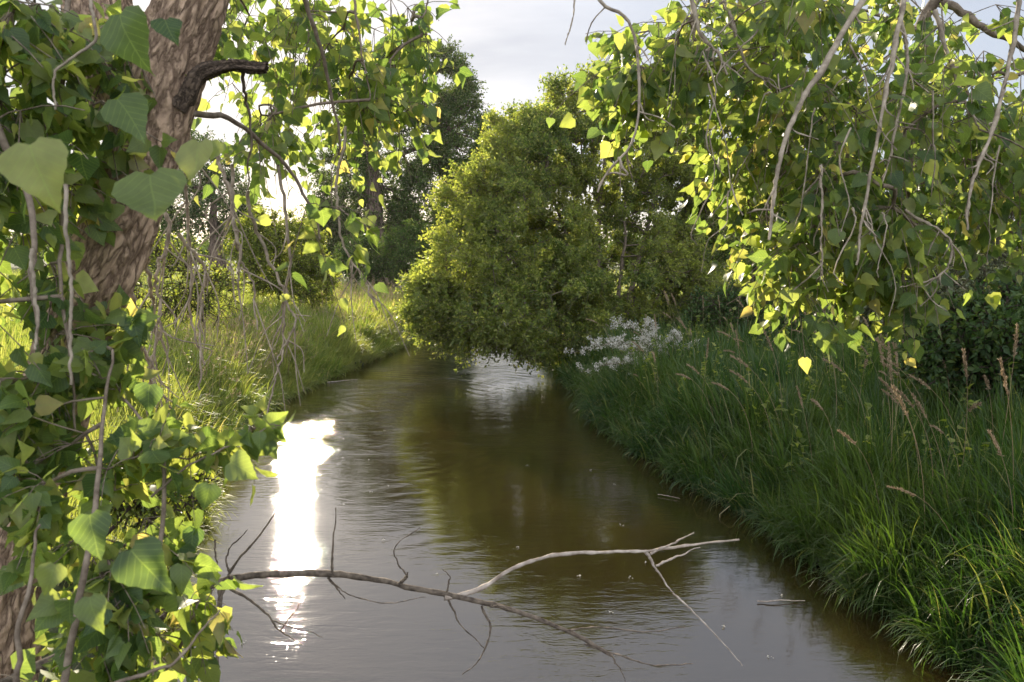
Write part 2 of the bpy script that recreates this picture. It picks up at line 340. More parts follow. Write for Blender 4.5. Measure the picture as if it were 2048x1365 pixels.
# trains of small waves where the current wrinkles
mpw = node(t, 'ShaderNodeMapping'); mpw.inputs['Location'].default_value = (3.9, -12.2, 0); l(g.outputs['Position'], mpw.inputs[0])
wv = node(t, 'ShaderNodeTexWave', wave_type='RINGS', rings_direction='SPHERICAL'); wv.inputs['Scale'].default_value = 1.15; wv.inputs['Distortion'].default_value = 5.0; wv.inputs['Detail'].default_value = 3; wv.inputs['Detail Scale'].default_value = 1.3
l(mpw.outputs[0], wv.inputs['Vector'])
mask_n = wnoise(.55, 1, .8, 20, 2.0, .3)
mr = node(t, 'ShaderNodeMapRange'); mr.inputs[1].default_value = .47; mr.inputs[2].default_value = .62; l(mask_n, mr.inputs[0])
mr2 = node(t, 'ShaderNodeMapRange'); mr2.inputs[1].default_value = .42; mr2.inputs[2].default_value = .6; mr2.inputs[3].default_value = .45; l(wnoise(.8, 1, .9, 60, 2.0, .3), mr2.inputs[0])
spy = node(t, 'ShaderNodeSeparateXYZ'); l(g.outputs['Position'], spy.inputs[0])
calm = node(t, 'ShaderNodeMapRange'); calm.interpolation_type = 'SMOOTHSTEP'; calm.inputs[1].default_value = 7.8; calm.inputs[2].default_value = 12; calm.inputs[3].default_value = .50; calm.inputs[4].default_value = 1.5; l(spy.outputs[1], calm.inputs[0])
cap = wnoise(60.0, 1, 1.4, 30, 2.0, .4)
rip = wnoise(3.1, .42, 1.0, -4, 4.0, .5, .62)
rip2 = wnoise(5.2, .5, 1.0, 14, 3.0, .4, .6)
ripm = node(t, 'ShaderNodeMapRange'); ripm.interpolation_type = 'SMOOTHSTEP'; ripm.inputs[1].default_value = 7.5; ripm.inputs[2].default_value = 11.5; ripm.inputs[3].default_value = .16; l(spy.outputs[1], ripm.inputs[0])
ripk = mul(ripm.outputs[0], mr2.outputs[0])
h = add(add(mul(mul(rip, ripk), .0130), mul(mul(rip2, ripk), .0085)), add(mul(cap, .00025), mul(add(add(mul(mul(fine, mr2.outputs[0]), .0013), mul(mul(mid, mr2.outputs[0]), .0046)), add(mul(big, .004), mul(mul(wv.outputs[1], mr.outputs[0]), .0022))), calm.outputs[0])))
b = node(t, 'ShaderNodeBump', Distance=1.0, Strength=1.0); l(h, b.inputs['Height'])
p = node(t, 'ShaderNodeBsdfPrincipled', Roughness=.03, IOR=2.3)
cw = ramp(t, [(.3, (.017, .0115, .0035)), (.7, (.029, .020, .006))], wnoise(.6, 1, 1, 0, 3.0)); l(cw, p.inputs['Base Color'])
l(b.outputs[0], p.inputs['Normal'])
o = node(t, 'ShaderNodeOutputMaterial'); l(p.outputs[0], o.inputs[0]); M['water'] = mw

# ------------------------------------------------------------------ ground and stream
def axis_grid(lo, hi, fine_lo, fine_hi, step):
    a = np.arange(fine_lo, fine_hi, step)
    left = fine_lo - np.cumsum(step * 1.22 ** np.arange(1, 60)); left = left[left > lo]
    right = fine_hi + np.cumsum(step * 1.22 ** np.arange(0, 60)); right = right[right < hi]
    return np.concatenate([[lo], left[::-1], a, right, [hi]])
gx = axis_grid(-600, 600, -9, 8, .16); gy = axis_grid(-40, 1400, -1, 48, .2)
X, Y = np.meshgrid(gx, gy); Z = ground_z(X, Y)
nx, ny = len(gx), len(gy); i = (np.arange(ny - 1)[:, None] * nx + np.arange(nx - 1)[None]).ravel()
go = mesh_obj('ground', np.stack([X.ravel(), Y.ravel(), Z.ravel()], 1), np.stack([i, i + 1, i + nx + 1, i + nx], 1), M['soil'], smooth=True); tag(go, kind='structure')
wx = np.array([-70, 14.]); wy = np.array([-39., 130.])
wo_ = mesh_obj('stream_water', [[-70, -39, 0], [14, -39, 0], [14, 130, 0], [-70, 130, 0]], np.array([[0, 1, 2, 3]]), M['water']); tag(wo_, kind='structure')
# pale path beyond the left bank
py_ = np.linspace(28, 60, 60); pcx = -11.5 - .10 * (py_ - 28) - 1.2 * np.sin((py_ - 28) / 9)
row = np.linspace(-1.6, 1.6, 9)
PX = pcx[:, None] + row[None] * 1.0; PY = np.repeat(py_[:, None], 9, 1); PZ = ground_z(PX, PY) + .03
i = (np.arange(59)[:, None] * 9 + np.arange(8)[None]).ravel()
pa = mesh_obj('path', np.stack([PX.ravel(), PY.ravel(), PZ.ravel()], 1), np.stack([i, i + 1, i + 10, i + 9], 1), M['path'], smooth=True); tag(pa, kind='structure')

# ------------------------------------------------------------------ grass
def blades(root, hgt, wid, lean_dir, lean, K=5, seed=0):
    n = len(root); t_ = np.linspace(0, 1, K)
    hgt = hgt[:, None]; lean = lean[:, None]
    # arc: goes up then bends over along lean_dir
    th = lean * t_[None] ** 1.3
    seg = hgt / (K - 1)
    dz = np.cos(th) * seg; dh = np.sin(th) * seg
    z = np.concatenate([np.zeros((n, 1)), np.cumsum(dz[:, 1:], 1)], 1); h_ = np.concatenate([np.zeros((n, 1)), np.cumsum(dh[:, 1:], 1)], 1)
    c = np.stack([root[:, 0:1] + h_ * lean_dir[:, 0:1], root[:, 1:2] + h_ * lean_dir[:, 1:2], root[:, 2:3] + z], -1)
    tw = rng.uniform(0, 2 * np.pi, n); side = np.stack([np.cos(tw), np.sin(tw), np.zeros(n)], 1)
    wt = np.array([.8, 1., .85, .55, .3, .2])[:K] if K <= 6 else 1 - t_ ** 2
    wdt = wid[:, None] * wt[None]
    Lf = c[:, :-1] - side[:, None] * wdt[:, :-1, None] * .5; Rt = c[:, :-1] + side[:, None] * wdt[:, :-1, None] * .5
    V = np.empty((n, 2 * (K - 1) + 1, 3)); V[:, 0:-1:2] = Lf; V[:, 1:-1:2] = Rt; V[:, -1] = c[:, -1]
    q = np.array([[2 * k, 2 * k + 1, 2 * k + 3, 2 * k + 2] for k in range(K - 2)]); tri = np.array([[2 * K - 4, 2 * K - 3, 2 * K - 2]])
    off = np.arange(n) * (2 * K - 1)
    return V.reshape(-1, 3), [(q[None] + off[:, None, None]).reshape(-1, 4), (tri[None] + off[:, None, None]).reshape(-1, 3)]
def in_view(x, y, margin=160):
    d = y
    sx = 1024 + x / np.maximum(d, .1) * FPX
    return (sx > -margin) & (sx < 2048 + margin)
def grass_field(side, n, y0, y1, wmax, hmin, hmax, wid0, edge_bias=.5):
    # tufts: clump centres, blades around
    m = n // 28
    yy = y0 + (y1 - y0) * rng.uniform(0, 1, m) ** 1.25
    u = rng.uniform(0, 1, m); d = wmax * u ** 1.25 - .12
    if side > 0: xx = interp_x(RIGHT, yy) + d
    else: xx = interp_x(LEFT, yy) - d
    k = in_view(xx, yy) & ~((vnoise(xx, yy, .35, 8) > .45) & (d < .5)); xx, yy, d = xx[k], yy[k], d[k]; m = len(xx)
    tuft_h = rng.uniform(hmin, hmax, m) * (.85 + .28 * vnoise(xx, yy, .9, 5))
    tuft_h *= np.where(d < .35, .8, 1)
    out_a = rng.uniform(0, 2 * np.pi, m)
    idx = np.repeat(np.arange(m), 28); N = len(idx)
    a = rng.uniform(0, 2 * np.pi, N); rr = np.abs(rng.normal(0, .09, N))
    x = xx[idx] + rr * np.cos(a); y = yy[idx] + rr * np.sin(a); z = ground_z(x, y) - .02
    ok = z > -.18; z = np.maximum(z, -.04)
    ld = np.stack([np.cos(a), np.sin(a)], 1) + 1.1 * np.stack([np.cos(out_a), np.sin(out_a)], 1)[idx]
    e = np.exp(-np.clip(d, 0, 9)[idx] / .5)[:, None]                    # edge tufts arch over the water
    ld = ld + (e * 1.3 + .35) * np.array([[-side, -.2]]); ld /= np.linalg.norm(ld, axis=1, keepdims=True) + 1e-6
    h_ = tuft_h[idx] * rng.uniform(.55, 1.1, N)
    lean = rng.uniform(.2, 1.9, N) + e[:, 0] * rng.uniform(.2, 1.0, N)
    stiff = rng.uniform(0, 1, N) < .3; lean[stiff] *= .35
    broken = rng.uniform(0, 1, N) < .14; lean[broken] += 1.2
    wd = wid0 * rng.uniform(.6, 1.3, N) * np.clip(y / 9, .8, 1.9)
    return blades(np.stack([x, y, z], 1)[ok], h_[ok], wd[ok], ld[ok], lean[ok])
v1 = grass_field(1, 80000, 2.5, 13, 4.2, .5, .95, .017)
v2 = grass_field(1, 60000, 11, 26, 8.0, .5, .95, .015)
v3 = grass_field(1, 22000, 3.5, 14, 9.0, .5, .95, .016)
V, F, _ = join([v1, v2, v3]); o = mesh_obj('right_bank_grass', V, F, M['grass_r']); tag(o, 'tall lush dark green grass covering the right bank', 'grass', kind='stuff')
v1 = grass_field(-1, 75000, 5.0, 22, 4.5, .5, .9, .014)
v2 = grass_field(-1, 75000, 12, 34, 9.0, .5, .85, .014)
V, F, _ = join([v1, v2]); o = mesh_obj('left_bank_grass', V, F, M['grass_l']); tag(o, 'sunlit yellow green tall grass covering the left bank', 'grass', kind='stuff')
# meadow further off, shorter
n = 60000; yy = 30 + 60 * rng.uniform(0, 1, n) ** 1.5; xx = rng.uniform(-.75, .75, n) * yy; k = (bank(xx, yy) > .2)
xx, yy = xx[k], yy[k]; pdist = np.abs(xx - np.interp(yy, py_, pcx)); k = pdist > 1.7; xx, yy = xx[k], yy[k]; n = len(xx); a = rng.uniform(0, 6.28, n)
vb = blades(np.stack([xx, yy, ground_z(xx, yy)], 1), rng.uniform(.2, .5, n), rng.uniform(.02, .04, n), np.stack([np.cos(a), np.sin(a)], 1), rng.uniform(.2, 1.2, n), K=3)
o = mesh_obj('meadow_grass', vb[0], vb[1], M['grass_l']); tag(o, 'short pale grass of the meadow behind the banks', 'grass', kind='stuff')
# dry heads mixed through left bank
def dry_field(n, px0, px1, y0, y1, side, wmax, h0, h1):
    yy = rng.uniform(y0, y1, n); d = rng.uniform(.1, wmax, n)
    xx = interp_x(RIGHT, yy) + d if side > 0 else interp_x(LEFT, yy) - d
    sx = 1024 + xx / yy * FPX; k = (sx > px0) & (sx < px1); xx, yy = xx[k], yy[k]; n = len(xx)
    a = rng.uniform(0, 6.28, n); ld = np.stack([np.cos(a), np.sin(a)], 1); h_ = rng.uniform(h0, h1, n); ln = rng.uniform(.3, 1.5, n)
    root = np.stack([xx, yy, ground_z(xx, yy)], 1)
    st = blades(root, h_, np.full(n, .004) * np.clip(yy / 8, 1, 3), ld, ln, K=5)
    tip = st[0].reshape(n, 9, 3)[:, -1]; tb = st[0].reshape(n, 9, 3)[:, 4]
    dr = norm(tip - tb); m = 12
    pos = np.repeat(tip, m, 0) - np.repeat(dr, m, 0) * rng.uniform(0, .16, n * m)[:, None] + rng.normal(0, .008, (n * m, 3))
    ax = np.repeat(dr, m, 0) + rng.normal(0, .35, (n * m, 3))
    lv = place_leaves(T_NARROW, pos, ax, rng.normal(0, 1, (n * m, 3)), rng.uniform(.02, .045, n * m))
    return join([(st[0], st[1]), lv])
V, F, _ = join([dry_field(800, 380, 640, 7.5, 16, -1, 2.5, .7, 1.05), dry_field(900, 640, 900, 17, 33, -1, 5, .8, 1.15), dry_field(500, 250, 700, 11, 24, -1, 6, .8, 1.1)])
o = mesh_obj('dry_grass', V, F, M['dry']); tag(o, 'dry pinkish tan seeding grass among the left bank greenery', 'dry grass', kind='stuff')

# ------------------------------------------------------------------ tree builder
def grow(init, centers, bias=.35, jit=.08, zpen=0.0):
    """link every centre to the branch system; returns chains of (pts, radii). init: list of (pts, radii)"""
    pos = []; par = []; pl = []; base_r = []
    for pts, rad in init:
        for k, q in enumerate(pts):
            pos.append(q); par.append(-1); pl.append(0.0); base_r.append(rad[k] if hasattr(rad, '__len__') else rad)
    n0 = len(pos); pos = np.array(pos); c = np.asarray(centers)
    dmin = np.array([np.min(np.linalg.norm(pos - q, axis=1)) for q in c]); order = np.argsort(dmin)
    cap = n0 + 2 * len(c) + 5; PP = np.zeros((cap, 3)); PP[:n0] = pos; PL = np.zeros(cap); n = n0; PAR = -np.ones(cap, int)
    for k in order:
        q = c[k]; d = np.linalg.norm(PP[:n] - q, axis=1) + bias * PL[:n] + zpen * np.maximum(PP[:n, 2] - q[2], 0)
        j = int(np.argmin(d)); dd = np.linalg.norm(PP[j] - q)
        mid_ = (PP[j] + q) / 2 + rng.normal(0, jit * dd, 3) + np.array([0, 0, .06 * dd])
        PP[n] = mid_; PAR[n] = j; PL[n] = PL[j] + dd / 2; PP[n + 1] = q; PAR[n + 1] = n; PL[n + 1] = PL[j] + dd; n += 2
    cnt = np.zeros(n)
    for k in range(n - 1, n0 - 1, -1):
        cnt[k] += 1
        if PAR[k] >= n0: cnt[PAR[k]] += cnt[k]
    return PP[:n], PAR[:n], cnt, n0
def branch_chains(PP, PAR, cnt, n0, r0, ex=.48, rmax=1):
    ch = []
    r = np.minimum(r0 * cnt ** ex, rmax)
    for k in range(n0, len(PP), 2):
        mid_, q = k, k + 1; j = PAR[k]
        rj = min(r[mid_] * 1.15, rmax)
        pts = smooth_line([PP[j], PP[mid_], PP[q]], 4); rr = np.linspace(rj, r[q], len(pts)); ch.append((pts, rr))
    return ch
def shoots(centers, axis_c, n_per, Ln, leaves, lsize, tm, up=.2, sag=.3, spread=.9, hang=.5, out=.6, nrm_up=.3):
    m = len(centers); S = np.repeat(centers, n_per, 0); N = len(S)
    o_ = norm(S - axis_c) * out; o_[:, 2] += up
    D = norm(o_ + rng.normal(0, spread, (N, 3)) * .6); Ls = rng.uniform(.5, 1.15, N) * Ln
    ends = []; T = np.array([0, .35, .7, 1.])
    line = S[:, None] + D[:, None] * (Ls[:, None] * T[None])[..., None]; line[..., 2] -= sag * (Ls[:, None] * T[None] ** 2)
    tt = rng.uniform(.08, 1.03, (N, leaves)); pos = S[:, None] + D[:, None] * (Ls[:, None] * tt)[..., None]; pos[..., 2] -= sag * Ls[:, None] * tt ** 2
    pos = pos.reshape(-1, 3); k = len(pos)
    ax = np.repeat(D, leaves, 0) * .5 + rng.normal(0, .6, (k, 3)); ax[:, 2] -= hang
    nr = rng.normal(0, 1, (k, 3)); nr[:, 2] += nrm_up
    ax = norm(ax); pos = pos + ax * lsize * .25
    return line, place_leaves(tm, pos, ax, nr, rng.uniform(.55, 1.2, k) * lsize)
def E(px, py, d, rx, ry, rd, n, shell=.55):
    """n points in an ellipsoid given by its picture centre and radii, distance d and depth radius rd (m)"""
    v = norm(rng.normal(0, 1, (n, 3))); r = rng.uniform(0, 1, n) ** (1 / 3.) * (1 - shell) + shell * rng.uniform(.75, 1.05, n)
    v = v * r[:, None]; c = P(px, py, d)
    return c + v * np.array([rx * d / FPX, rd, ry * d / FPX])
def tree(name, label, cat, base, trunks, cents, r0, sh, leafmat, barkmat, group=None, sides=8, rmax=.2, zpen=.0, bias=.35, twig_r=.004, centre=None, twigmat=None, show_shoots=True, extra=None):
    root = empty(name, base, label, cat, group)
    V, F, U = tubes(trunks, sides); mesh_obj('trunk', V, F, barkmat, root, smooth=True, uv=U)
    g_ = grow(trunks, cents, bias=bias, zpen=zpen); ch = branch_chains(*g_, r0=r0, rmax=rmax)
    ac = cents.mean(0) if centre is None else centre
    line, lv = shoots(cents, ac, **sh)
    V, F, U = tubes(ch, 5); mesh_obj('branches', V, F, twigmat or barkmat, root, smooth=True, uv=U)
    if show_shoots:
        V, F, U = tubes([(q, np.linspace(twig_r, twig_r * .4, 4)) for q in line], 3); mesh_obj('twigs', V, F, twigmat or barkmat, root, uv=U)
    parts = [lv] + (extra or [])
    V, F, U = join(parts); mesh_obj('crown', V, F, leafmat, root, uv=U)
    return root

# ------------------------------------------------------------------ central willow
c = np.concatenate([E(1235, 320, 19.5, 175, 125, 2.2, 300), E(1085, 340, 18.5, 110, 110, 1.8, 170), E(1055, 480, 17.8, 140, 140, 1.8, 240),
    E(945, 540, 17.2, 100, 90, 1.5, 130), E(885, 610, 16.6, 58, 75, .9, 70), E(1010, 630, 16.6, 100, 70, 1.3, 110), E(1325, 440, 20, 125, 150, 2.2, 240),
    E(1250, 560, 19, 175, 130, 2.0, 260), E(1130, 610, 17.5, 110, 90, 1.6, 150), E(1395, 500, 20.5, 75, 120, 1.5, 110), E(1380, 620, 19.5, 70, 60, 1., 60), E(1300, 300, 20, 100, 80, 1.5, 90), E(1040, 285, 18.5, 70, 60, 1.1, 70), E(1200, 245, 19.5, 130, 50, 1.5, 100), E(1000, 400, 18, 70, 80, 1.2, 80), E(1290, 250, 19.5, 80, 50, 1.2, 50), E(1185, 185, 19, 35, 45, .6, 14), E(1330, 250, 20, 110, 60, 1.2, 70), E(1160, 200, 19, 90, 30, 1, 30), E(1400, 380, 20.5, 80, 90, 1.2, 90), E(950, 420, 17.8, 60, 70, .9, 30), E(930, 690, 16.2, 28, 30, .4, 10), E(1060, 690, 16.4, 60, 30, .6, 20)])
c = c[rng.uniform(0, 1, len(c)) < .70]; wb = P(1225, 690, 19)
stems = []
for (a0, b0, a1, b1, a2, b2, d2, r) in [(1180, 690, 1150, 520, 1090, 360, 18.5, .09), (1200, 690, 1200, 500, 1210, 300, 19.3, .10), (1240, 690, 1280, 520, 1330, 330, 20, .09), (1170, 690, 1090, 600, 1000, 480, 17.6, .07),
        (1260, 690, 1330, 590, 1390, 470, 20.4, .07), (1160, 695, 1080, 650, 950, 590, 17.0, .06), (1215, 690, 1240, 560, 1250, 400, 18.6, .07)]:
    q = wiggle(smooth_line(poly((a0, b0 + 20, 18.6), (a1, b1, (18.7 + d2) / 2), (a2, b2, d2)), 14), .12); stems.append((q, np.linspace(r, r * .3, len(q))))
tree('willow_shrub', 'huge rounded willow leaning over the water from the right bank in the centre', 'willow', wb, stems, c, .0055,
     dict(n_per=13, Ln=.50, leaves=15, lsize=.084, tm=T_SIMPLE, up=.45, sag=.12, spread=.75, hang=.1, out=.9), M['willow'], M['twig'], rmax=.06, centre=P(1200, 520, 19), twig_r=.005, zpen=.3)

# ------------------------------------------------------------------ big cottonwood in the background
D0 = 60
c = np.concatenate([E(855, 175, D0, 95, 75, 4.5, 120, .7), E(740, 190, D0 + 1, 75, 85, 4, 80, .7), E(910, 270, D0, 62, 90, 3.2, 80, .6), E(800, 290, D0 + 1, 110, 70, 3.5, 90, .6),
    E(700, 360, D0 + 1, 70, 60, 4, 50), E(730, 430, D0 + 2, 110, 70, 3.5, 150), E(860, 400, D0 + 1, 75, 100, 3.4, 140), E(900, 480, D0, 45, 60, 3, 60), E(680, 470, D0 + 3, 60, 60, 3, 60)])
tb = P(765, 570, D0)
tr = [(wiggle(smooth_line(poly((775, 570, D0), (755, 470, D0), (745, 320, D0), (755, 220, D0), (800, 130, D0)), 20), .1), np.zeros(1))]
tr[0] = (tr[0][0], np.linspace(.80, .2, len(tr[0][0])))
for pts, r in [(((748, 300, D0), (700, 220, D0), (660, 120, D0 + 1)), .25), (((752, 250, D0), (830, 190, D0 - 1), (890, 130, D0 - 1)), .3), (((750, 330, D0), (830, 300, D0), (900, 260, D0)), .24)]:
    q = wiggle(smooth_line(poly(*pts), 10), .25); tr.append((q, np.linspace(r, r * .3, len(q))))
tree('cottonwood_tree', 'tall dark cottonwood with a thick trunk behind the left bank', 'tree', tb, tr, c, .018,
     dict(n_per=13, Ln=1.3, leaves=15, lsize=.2, tm=T_SIMPLE, up=.3, sag=.25, spread=1.0, hang=.3, out=.7), M['cotton_far'], M['bark_far'], rmax=.22, centre=P(770, 320, D0), twig_r=.012)

# other trees and shrubs behind
def simple_tree(name, label, cat, blobs, trunk, r, lsize, mat, d, n_per=7, leaves=14, Ln=.9, group=None, rmax=.15, r0=.010, bark='bark_far'):
    c = np.concatenate([E(*b_) for b_ in blobs]); q = wiggle(smooth_line(poly(*trunk), 12), .05 * r * 10)
    b = q[0]
    tree(name, label, cat, b, [(q, np.linspace(r, r * .3, len(q)))], c, r0, dict(n_per=n_per, Ln=Ln, leaves=leaves, lsize=lsize, tm=T_SIMPLE, up=.3, sag=.2, spread=1., hang=.2, out=.7), M[mat], M[bark], group=group, rmax=rmax, centre=c.mean(0), twig_r=.01)
TG = 'trees beyond the banks'
simple_tree('background_tree', 'dark tree with straight trunk at the edge of the path, left background', 'tree', [(400, 400, 52, 110, 60, 3, 130), (350, 330, 52, 110, 60, 3, 80), (470, 440, 53, 40, 40, 2, 30)], ((435, 540, 52), (432, 480, 52), (425, 380, 52)), .55, .2, 'dark_leaf', 52, group=TG, Ln=1.2)
simple_tree('background_tree', 'dim tree farthest left, half hidden behind the foreground trunk', 'tree', [(150, 380, 60, 150, 110, 4, 150), (250, 440, 60, 90, 70, 3, 80)], ((180, 540, 60), (180, 460, 60), (170, 360, 60)), .5, .24, 'dark_leaf', 60, group=TG, Ln=1.4)
simple_tree('background_tree', 'dark tree rising behind the willow and the right bank', 'tree', [(1500, 400, 44, 110, 90, 3, 160), (1430, 470, 43, 70, 70, 3, 70), (1560, 470, 43, 90, 70, 2, 90)], ((1500, 570, 44), (1500, 480, 44), (1490, 380, 44)), .4, .17, 'dark_leaf', 44, group=TG, Ln=1.1)
simple_tree('background_tree', 'broad dark tree behind the hanging branches on the right', 'tree', [(1800, 350, 36, 160, 110, 3.5, 220), (1700, 440, 36, 110, 70, 3, 100), (1900, 440, 35, 120, 90, 3, 130)], ((1835, 590, 36), (1832, 460, 36), (1820, 360, 36)), .42, .15, 'dark_leaf', 36, group=TG, Ln=1.0)
simple_tree('background_tree', 'pale green tree at the far right edge of the view', 'tree', [(2040, 400, 30, 90, 120, 2.5, 120), (2010, 520, 29, 70, 60, 2, 60)], ((2050, 620, 30), (2048, 500, 30), (2040, 400, 30)), .3, .12, 'grey_leaf', 30, group=TG)
simple_tree('background_tree', 'small tree closing the view up the stream behind the willow', 'tree', [(1000, 520, 58, 110, 50, 3, 150), (1060, 480, 60, 60, 50, 3, 60)], ((1010, 580, 58), (1010, 520, 58), (1005, 470, 58)), .35, .2, 'cotton_far', 58, group=TG, Ln=1.2)
SG = 'shrubs along the banks'
simple_tree('shrub', 'yellow green rounded shrub on the left bank beside the path', 'shrub', [(560, 510, 22, 90, 75, 1.1, 190), (520, 470, 22, 50, 45, .8, 50), (620, 560, 21.5, 50, 50, .8, 60)], ((560, 600, 22), (560, 560, 22), (560, 480, 22)), .05, .075, 'shrub', 22, n_per=8, leaves=14, Ln=.4, group=SG, r0=.004, rmax=.03)
simple_tree('shrub', 'low dark shrub at the foot of the big cottonwood', 'shrub', [(735, 520, 34, 55, 40, 1.2, 110)], ((735, 570, 34), (735, 540, 34), (735, 500, 34)), .05, .11, 'dark_leaf', 34, Ln=.6, group=SG, r0=.006, rmax=.04)
simple_tree('shrub', 'mid green shrub right of the big cottonwood trunk', 'shrub', [(830, 505, 33, 60, 50, 1.5, 130)], ((830, 570, 33), (830, 540, 33), (830, 480, 33)), .05, .11, 'cotton_far', 33, Ln=.6, group=SG, r0=.006, rmax=.04)
simple_tree('shrub', 'thin leafy shrub standing behind the dangling vines on the left bank', 'shrub', [(330, 560, 15, 80, 70, .8, 80), (420, 590, 15, 50, 50, .6, 40)], ((350, 680, 15), (350, 620, 15), (340, 540, 15)), .03, .06, 'shrub', 15, n_per=6, leaves=9, Ln=.45, group=SG, r0=.003, rmax=.02)
simple_tree('shrub', 'dense dark shrub at the right edge above the tall grass', 'shrub', [(1990, 700, 8.5, 130, 95, .8, 150), (2060, 640, 8.8, 90, 80, .8, 70), (1900, 730, 8.6, 60, 50, .5, 50)], ((2000, 860, 8.5), (2000, 780, 8.5), (2000, 660, 8.5)), .03, .085, 'dark_leaf', 8.5, n_per=6, leaves=10, Ln=.28, group=SG, r0=.003, rmax=.02)
simple_tree('shrub', 'greyish shrub behind the tall grass below the hanging branches', 'shrub', [(1830, 610, 14, 100, 60, 1., 110), (1900, 570, 14, 60, 50, .8, 40)], ((1840, 720, 14), (1840, 660, 14), (1840, 590, 14)), .03, .085, 'grey_leaf', 14, n_per=7, leaves=10, Ln=.35, group=SG, r0=.003, rmax=.02)
simple_tree('shrub', 'shadowy shrub on the right bank next to the willow', 'shrub', [(1500, 640, 17, 120, 60, 1.2, 150), (1620, 680, 15, 110, 45, 1.0, 110)], ((1520, 720, 17), (1520, 680, 17), (1520, 620, 17)), .03, .085, 'dark_leaf', 17, n_per=7, leaves=10, Ln=.4, group=SG, r0=.003, rmax=.02)
simple_tree('shrub', 'low leafy shrub reaching over the water at the near left bank', 'shrub', [(330, 990, 5.0, 65, 60, .3, 60), (260, 960, 5.0, 60, 60, .3, 40)], ((200, 1080, 5.0), (260, 1020, 5.0), (340, 980, 5.0)), .015, .04, 'shrub', 5, n_per=4, leaves=9, Ln=.12, group=SG, r0=.0018, rmax=.01)
# far wood closing the horizon
n = 2600; a = rng.uniform(-.8, .8, n); dd = rng.uniform(95, 130, n); xx = np.sin(a) * dd * 1.1; yy = np.cos(a) * dd
hh = 4.0 + 2.5 * vnoise(xx, yy, 14, 6)
cc = np.stack([xx, yy, rng.uniform(.5, 1, n) ** .7 * hh + .5], 1)
_, lv = shoots(cc, cc.mean(0), n_per=4, Ln=1.8, leaves=9, lsize=.55, tm=T_SIMPLE)
o = mesh_obj('far_wood', lv[0], lv[1], M['cotton_far']); tag(o, 'far off low belt of woodland along the horizon', 'woodland', kind='stuff')

# ------------------------------------------------------------------ blossom shrub on the right bank
bs = empty('blossom_shrub', P(1350, 770, 13), 'white flowering shrub with arching sprays on the right bank beneath the willow', 'shrub', SG)
ch = []; fl = []; lf = []
for (a1, b1, a2, b2, d2) in [(1260, 700, 1132, 712, 12.6), (1260, 740, 1160, 752, 12.4), (1300, 690, 1225, 650, 13.2), (1320, 700, 1300, 658, 13.3), (1350, 700, 1345, 680, 13.6), (1280, 710, 1180, 695, 12.9), (1290, 720, 1240, 700, 12.7), (1370, 720, 1395, 700, 13.6), (1300, 740, 1210, 735, 12.4), (1320, 720, 1280, 690, 13.)]:
    q = wiggle(smooth_line(poly((1350, 790, 12.6), (a1, b1 - 10, (13 + d2) / 2 - .5), (a2, b2 - 6, d2 - .6)), 16), .04); ch.append((q, np.linspace(.009, .002, len(q))))
    s_ = q[5:]
    for z_ in range(30):
        k = rng.integers(0, len(s_)); pt = s_[k] + rng.normal(0, .05, 3) + [0, 0, .03]; ch.append((np.array([s_[k], (s_[k] + pt) / 2 + .005, pt]), np.array([.002, .0015, .001])))
        fl.append(pt + rng.normal(0, .02, (26, 3)))
        lf.append(s_[k] + rng.normal(0, .06, (4, 3)))
fl = np.concatenate(fl); lf = np.concatenate(lf)
V, F, U = tubes(ch, 4); mesh_obj('stems', V, F, M['twig'], bs)
a_ = place_leaves(T_SIMPLE, fl, rng.normal(0, 1, fl.shape), rng.normal(0, 1, fl.shape), rng.uniform(.02, .036, len(fl))); mesh_obj('blossoms', a_[0], a_[1], M['blossom'], bs)
a_ = place_leaves(T_SIMPLE, lf, rng.normal(0, 1, lf.shape), rng.normal(0, 1, lf.shape) + [0, 0, 1], rng.uniform(.03, .05, len(lf))); mesh_obj('leaves', a_[0], a_[1], M['grey_leaf'], bs)

# ------------------------------------------------------------------ seeding grass stalks
def stalk_proto(hgt, lean):
    root = empty('seeding_grass', (0, 0, 0), 'tan feathery seed head on a thin stalk above the right bank grass', 'grass stalk', 'seeding grass stalks on the right bank', 'thing')
    t_ = np.linspace(0, 1, 12); th = lean * t_ ** 2
    seg = hgt / 11; x = np.concatenate([[0], np.cumsum(np.sin(th[1:]) * seg)]); z = np.concatenate([[0], np.cumsum(np.cos(th[1:]) * seg)])
    q = np.stack([x, 0 * x, z], 1); V, F, U = tubes([(q, np.linspace(.0028, .0012, 12))], 4); mesh_obj('stem', V, F, M['dry'], root)
    m = 130; f = rng.uniform(0, 1, m); k = 9.0 + 2.0 * f
    pt = np.stack([np.interp(k, np.arange(12), q[:, j]) for j in range(3)], 1)
    d = norm(q[-1] - q[-3]); w_ = .008 * np.sin(np.pi * (f * .9 + .08)) ** .6
    pt = pt + rng.normal(0, 1, (m, 3)) * w_[:, None] * .7
    ax = d + rng.normal(0, .28, (m, 3))
    lv = place_leaves(T_NARROW, pt, ax, rng.normal(0, 1, (m, 3)), rng.uniform(.018, .034, m)); mesh_obj('seed_head', lv[0], lv[1], M['dry'], root)
    return root
protos = [stalk_proto(h_, ln) for h_, ln in [(1.3, .5), (1.2, .9), (1.4, .25), (1.15, 1.5), (1.3, 1.1)]]
spots = []
tries = 0
while len(spots) < 92 and tries < 20000:
    tries += 1
    y = 3.6 + 12 * random.random() ** 1.2; x = float(interp_x(RIGHT, np.array(y))) + .25 + 4.0 * random.random() ** 1.1
    sx = 1024 + x / y * FPX
    if sx > 2060: continue
    if y > 9 and random.random() < .45: continue
    spots.append((x, y))
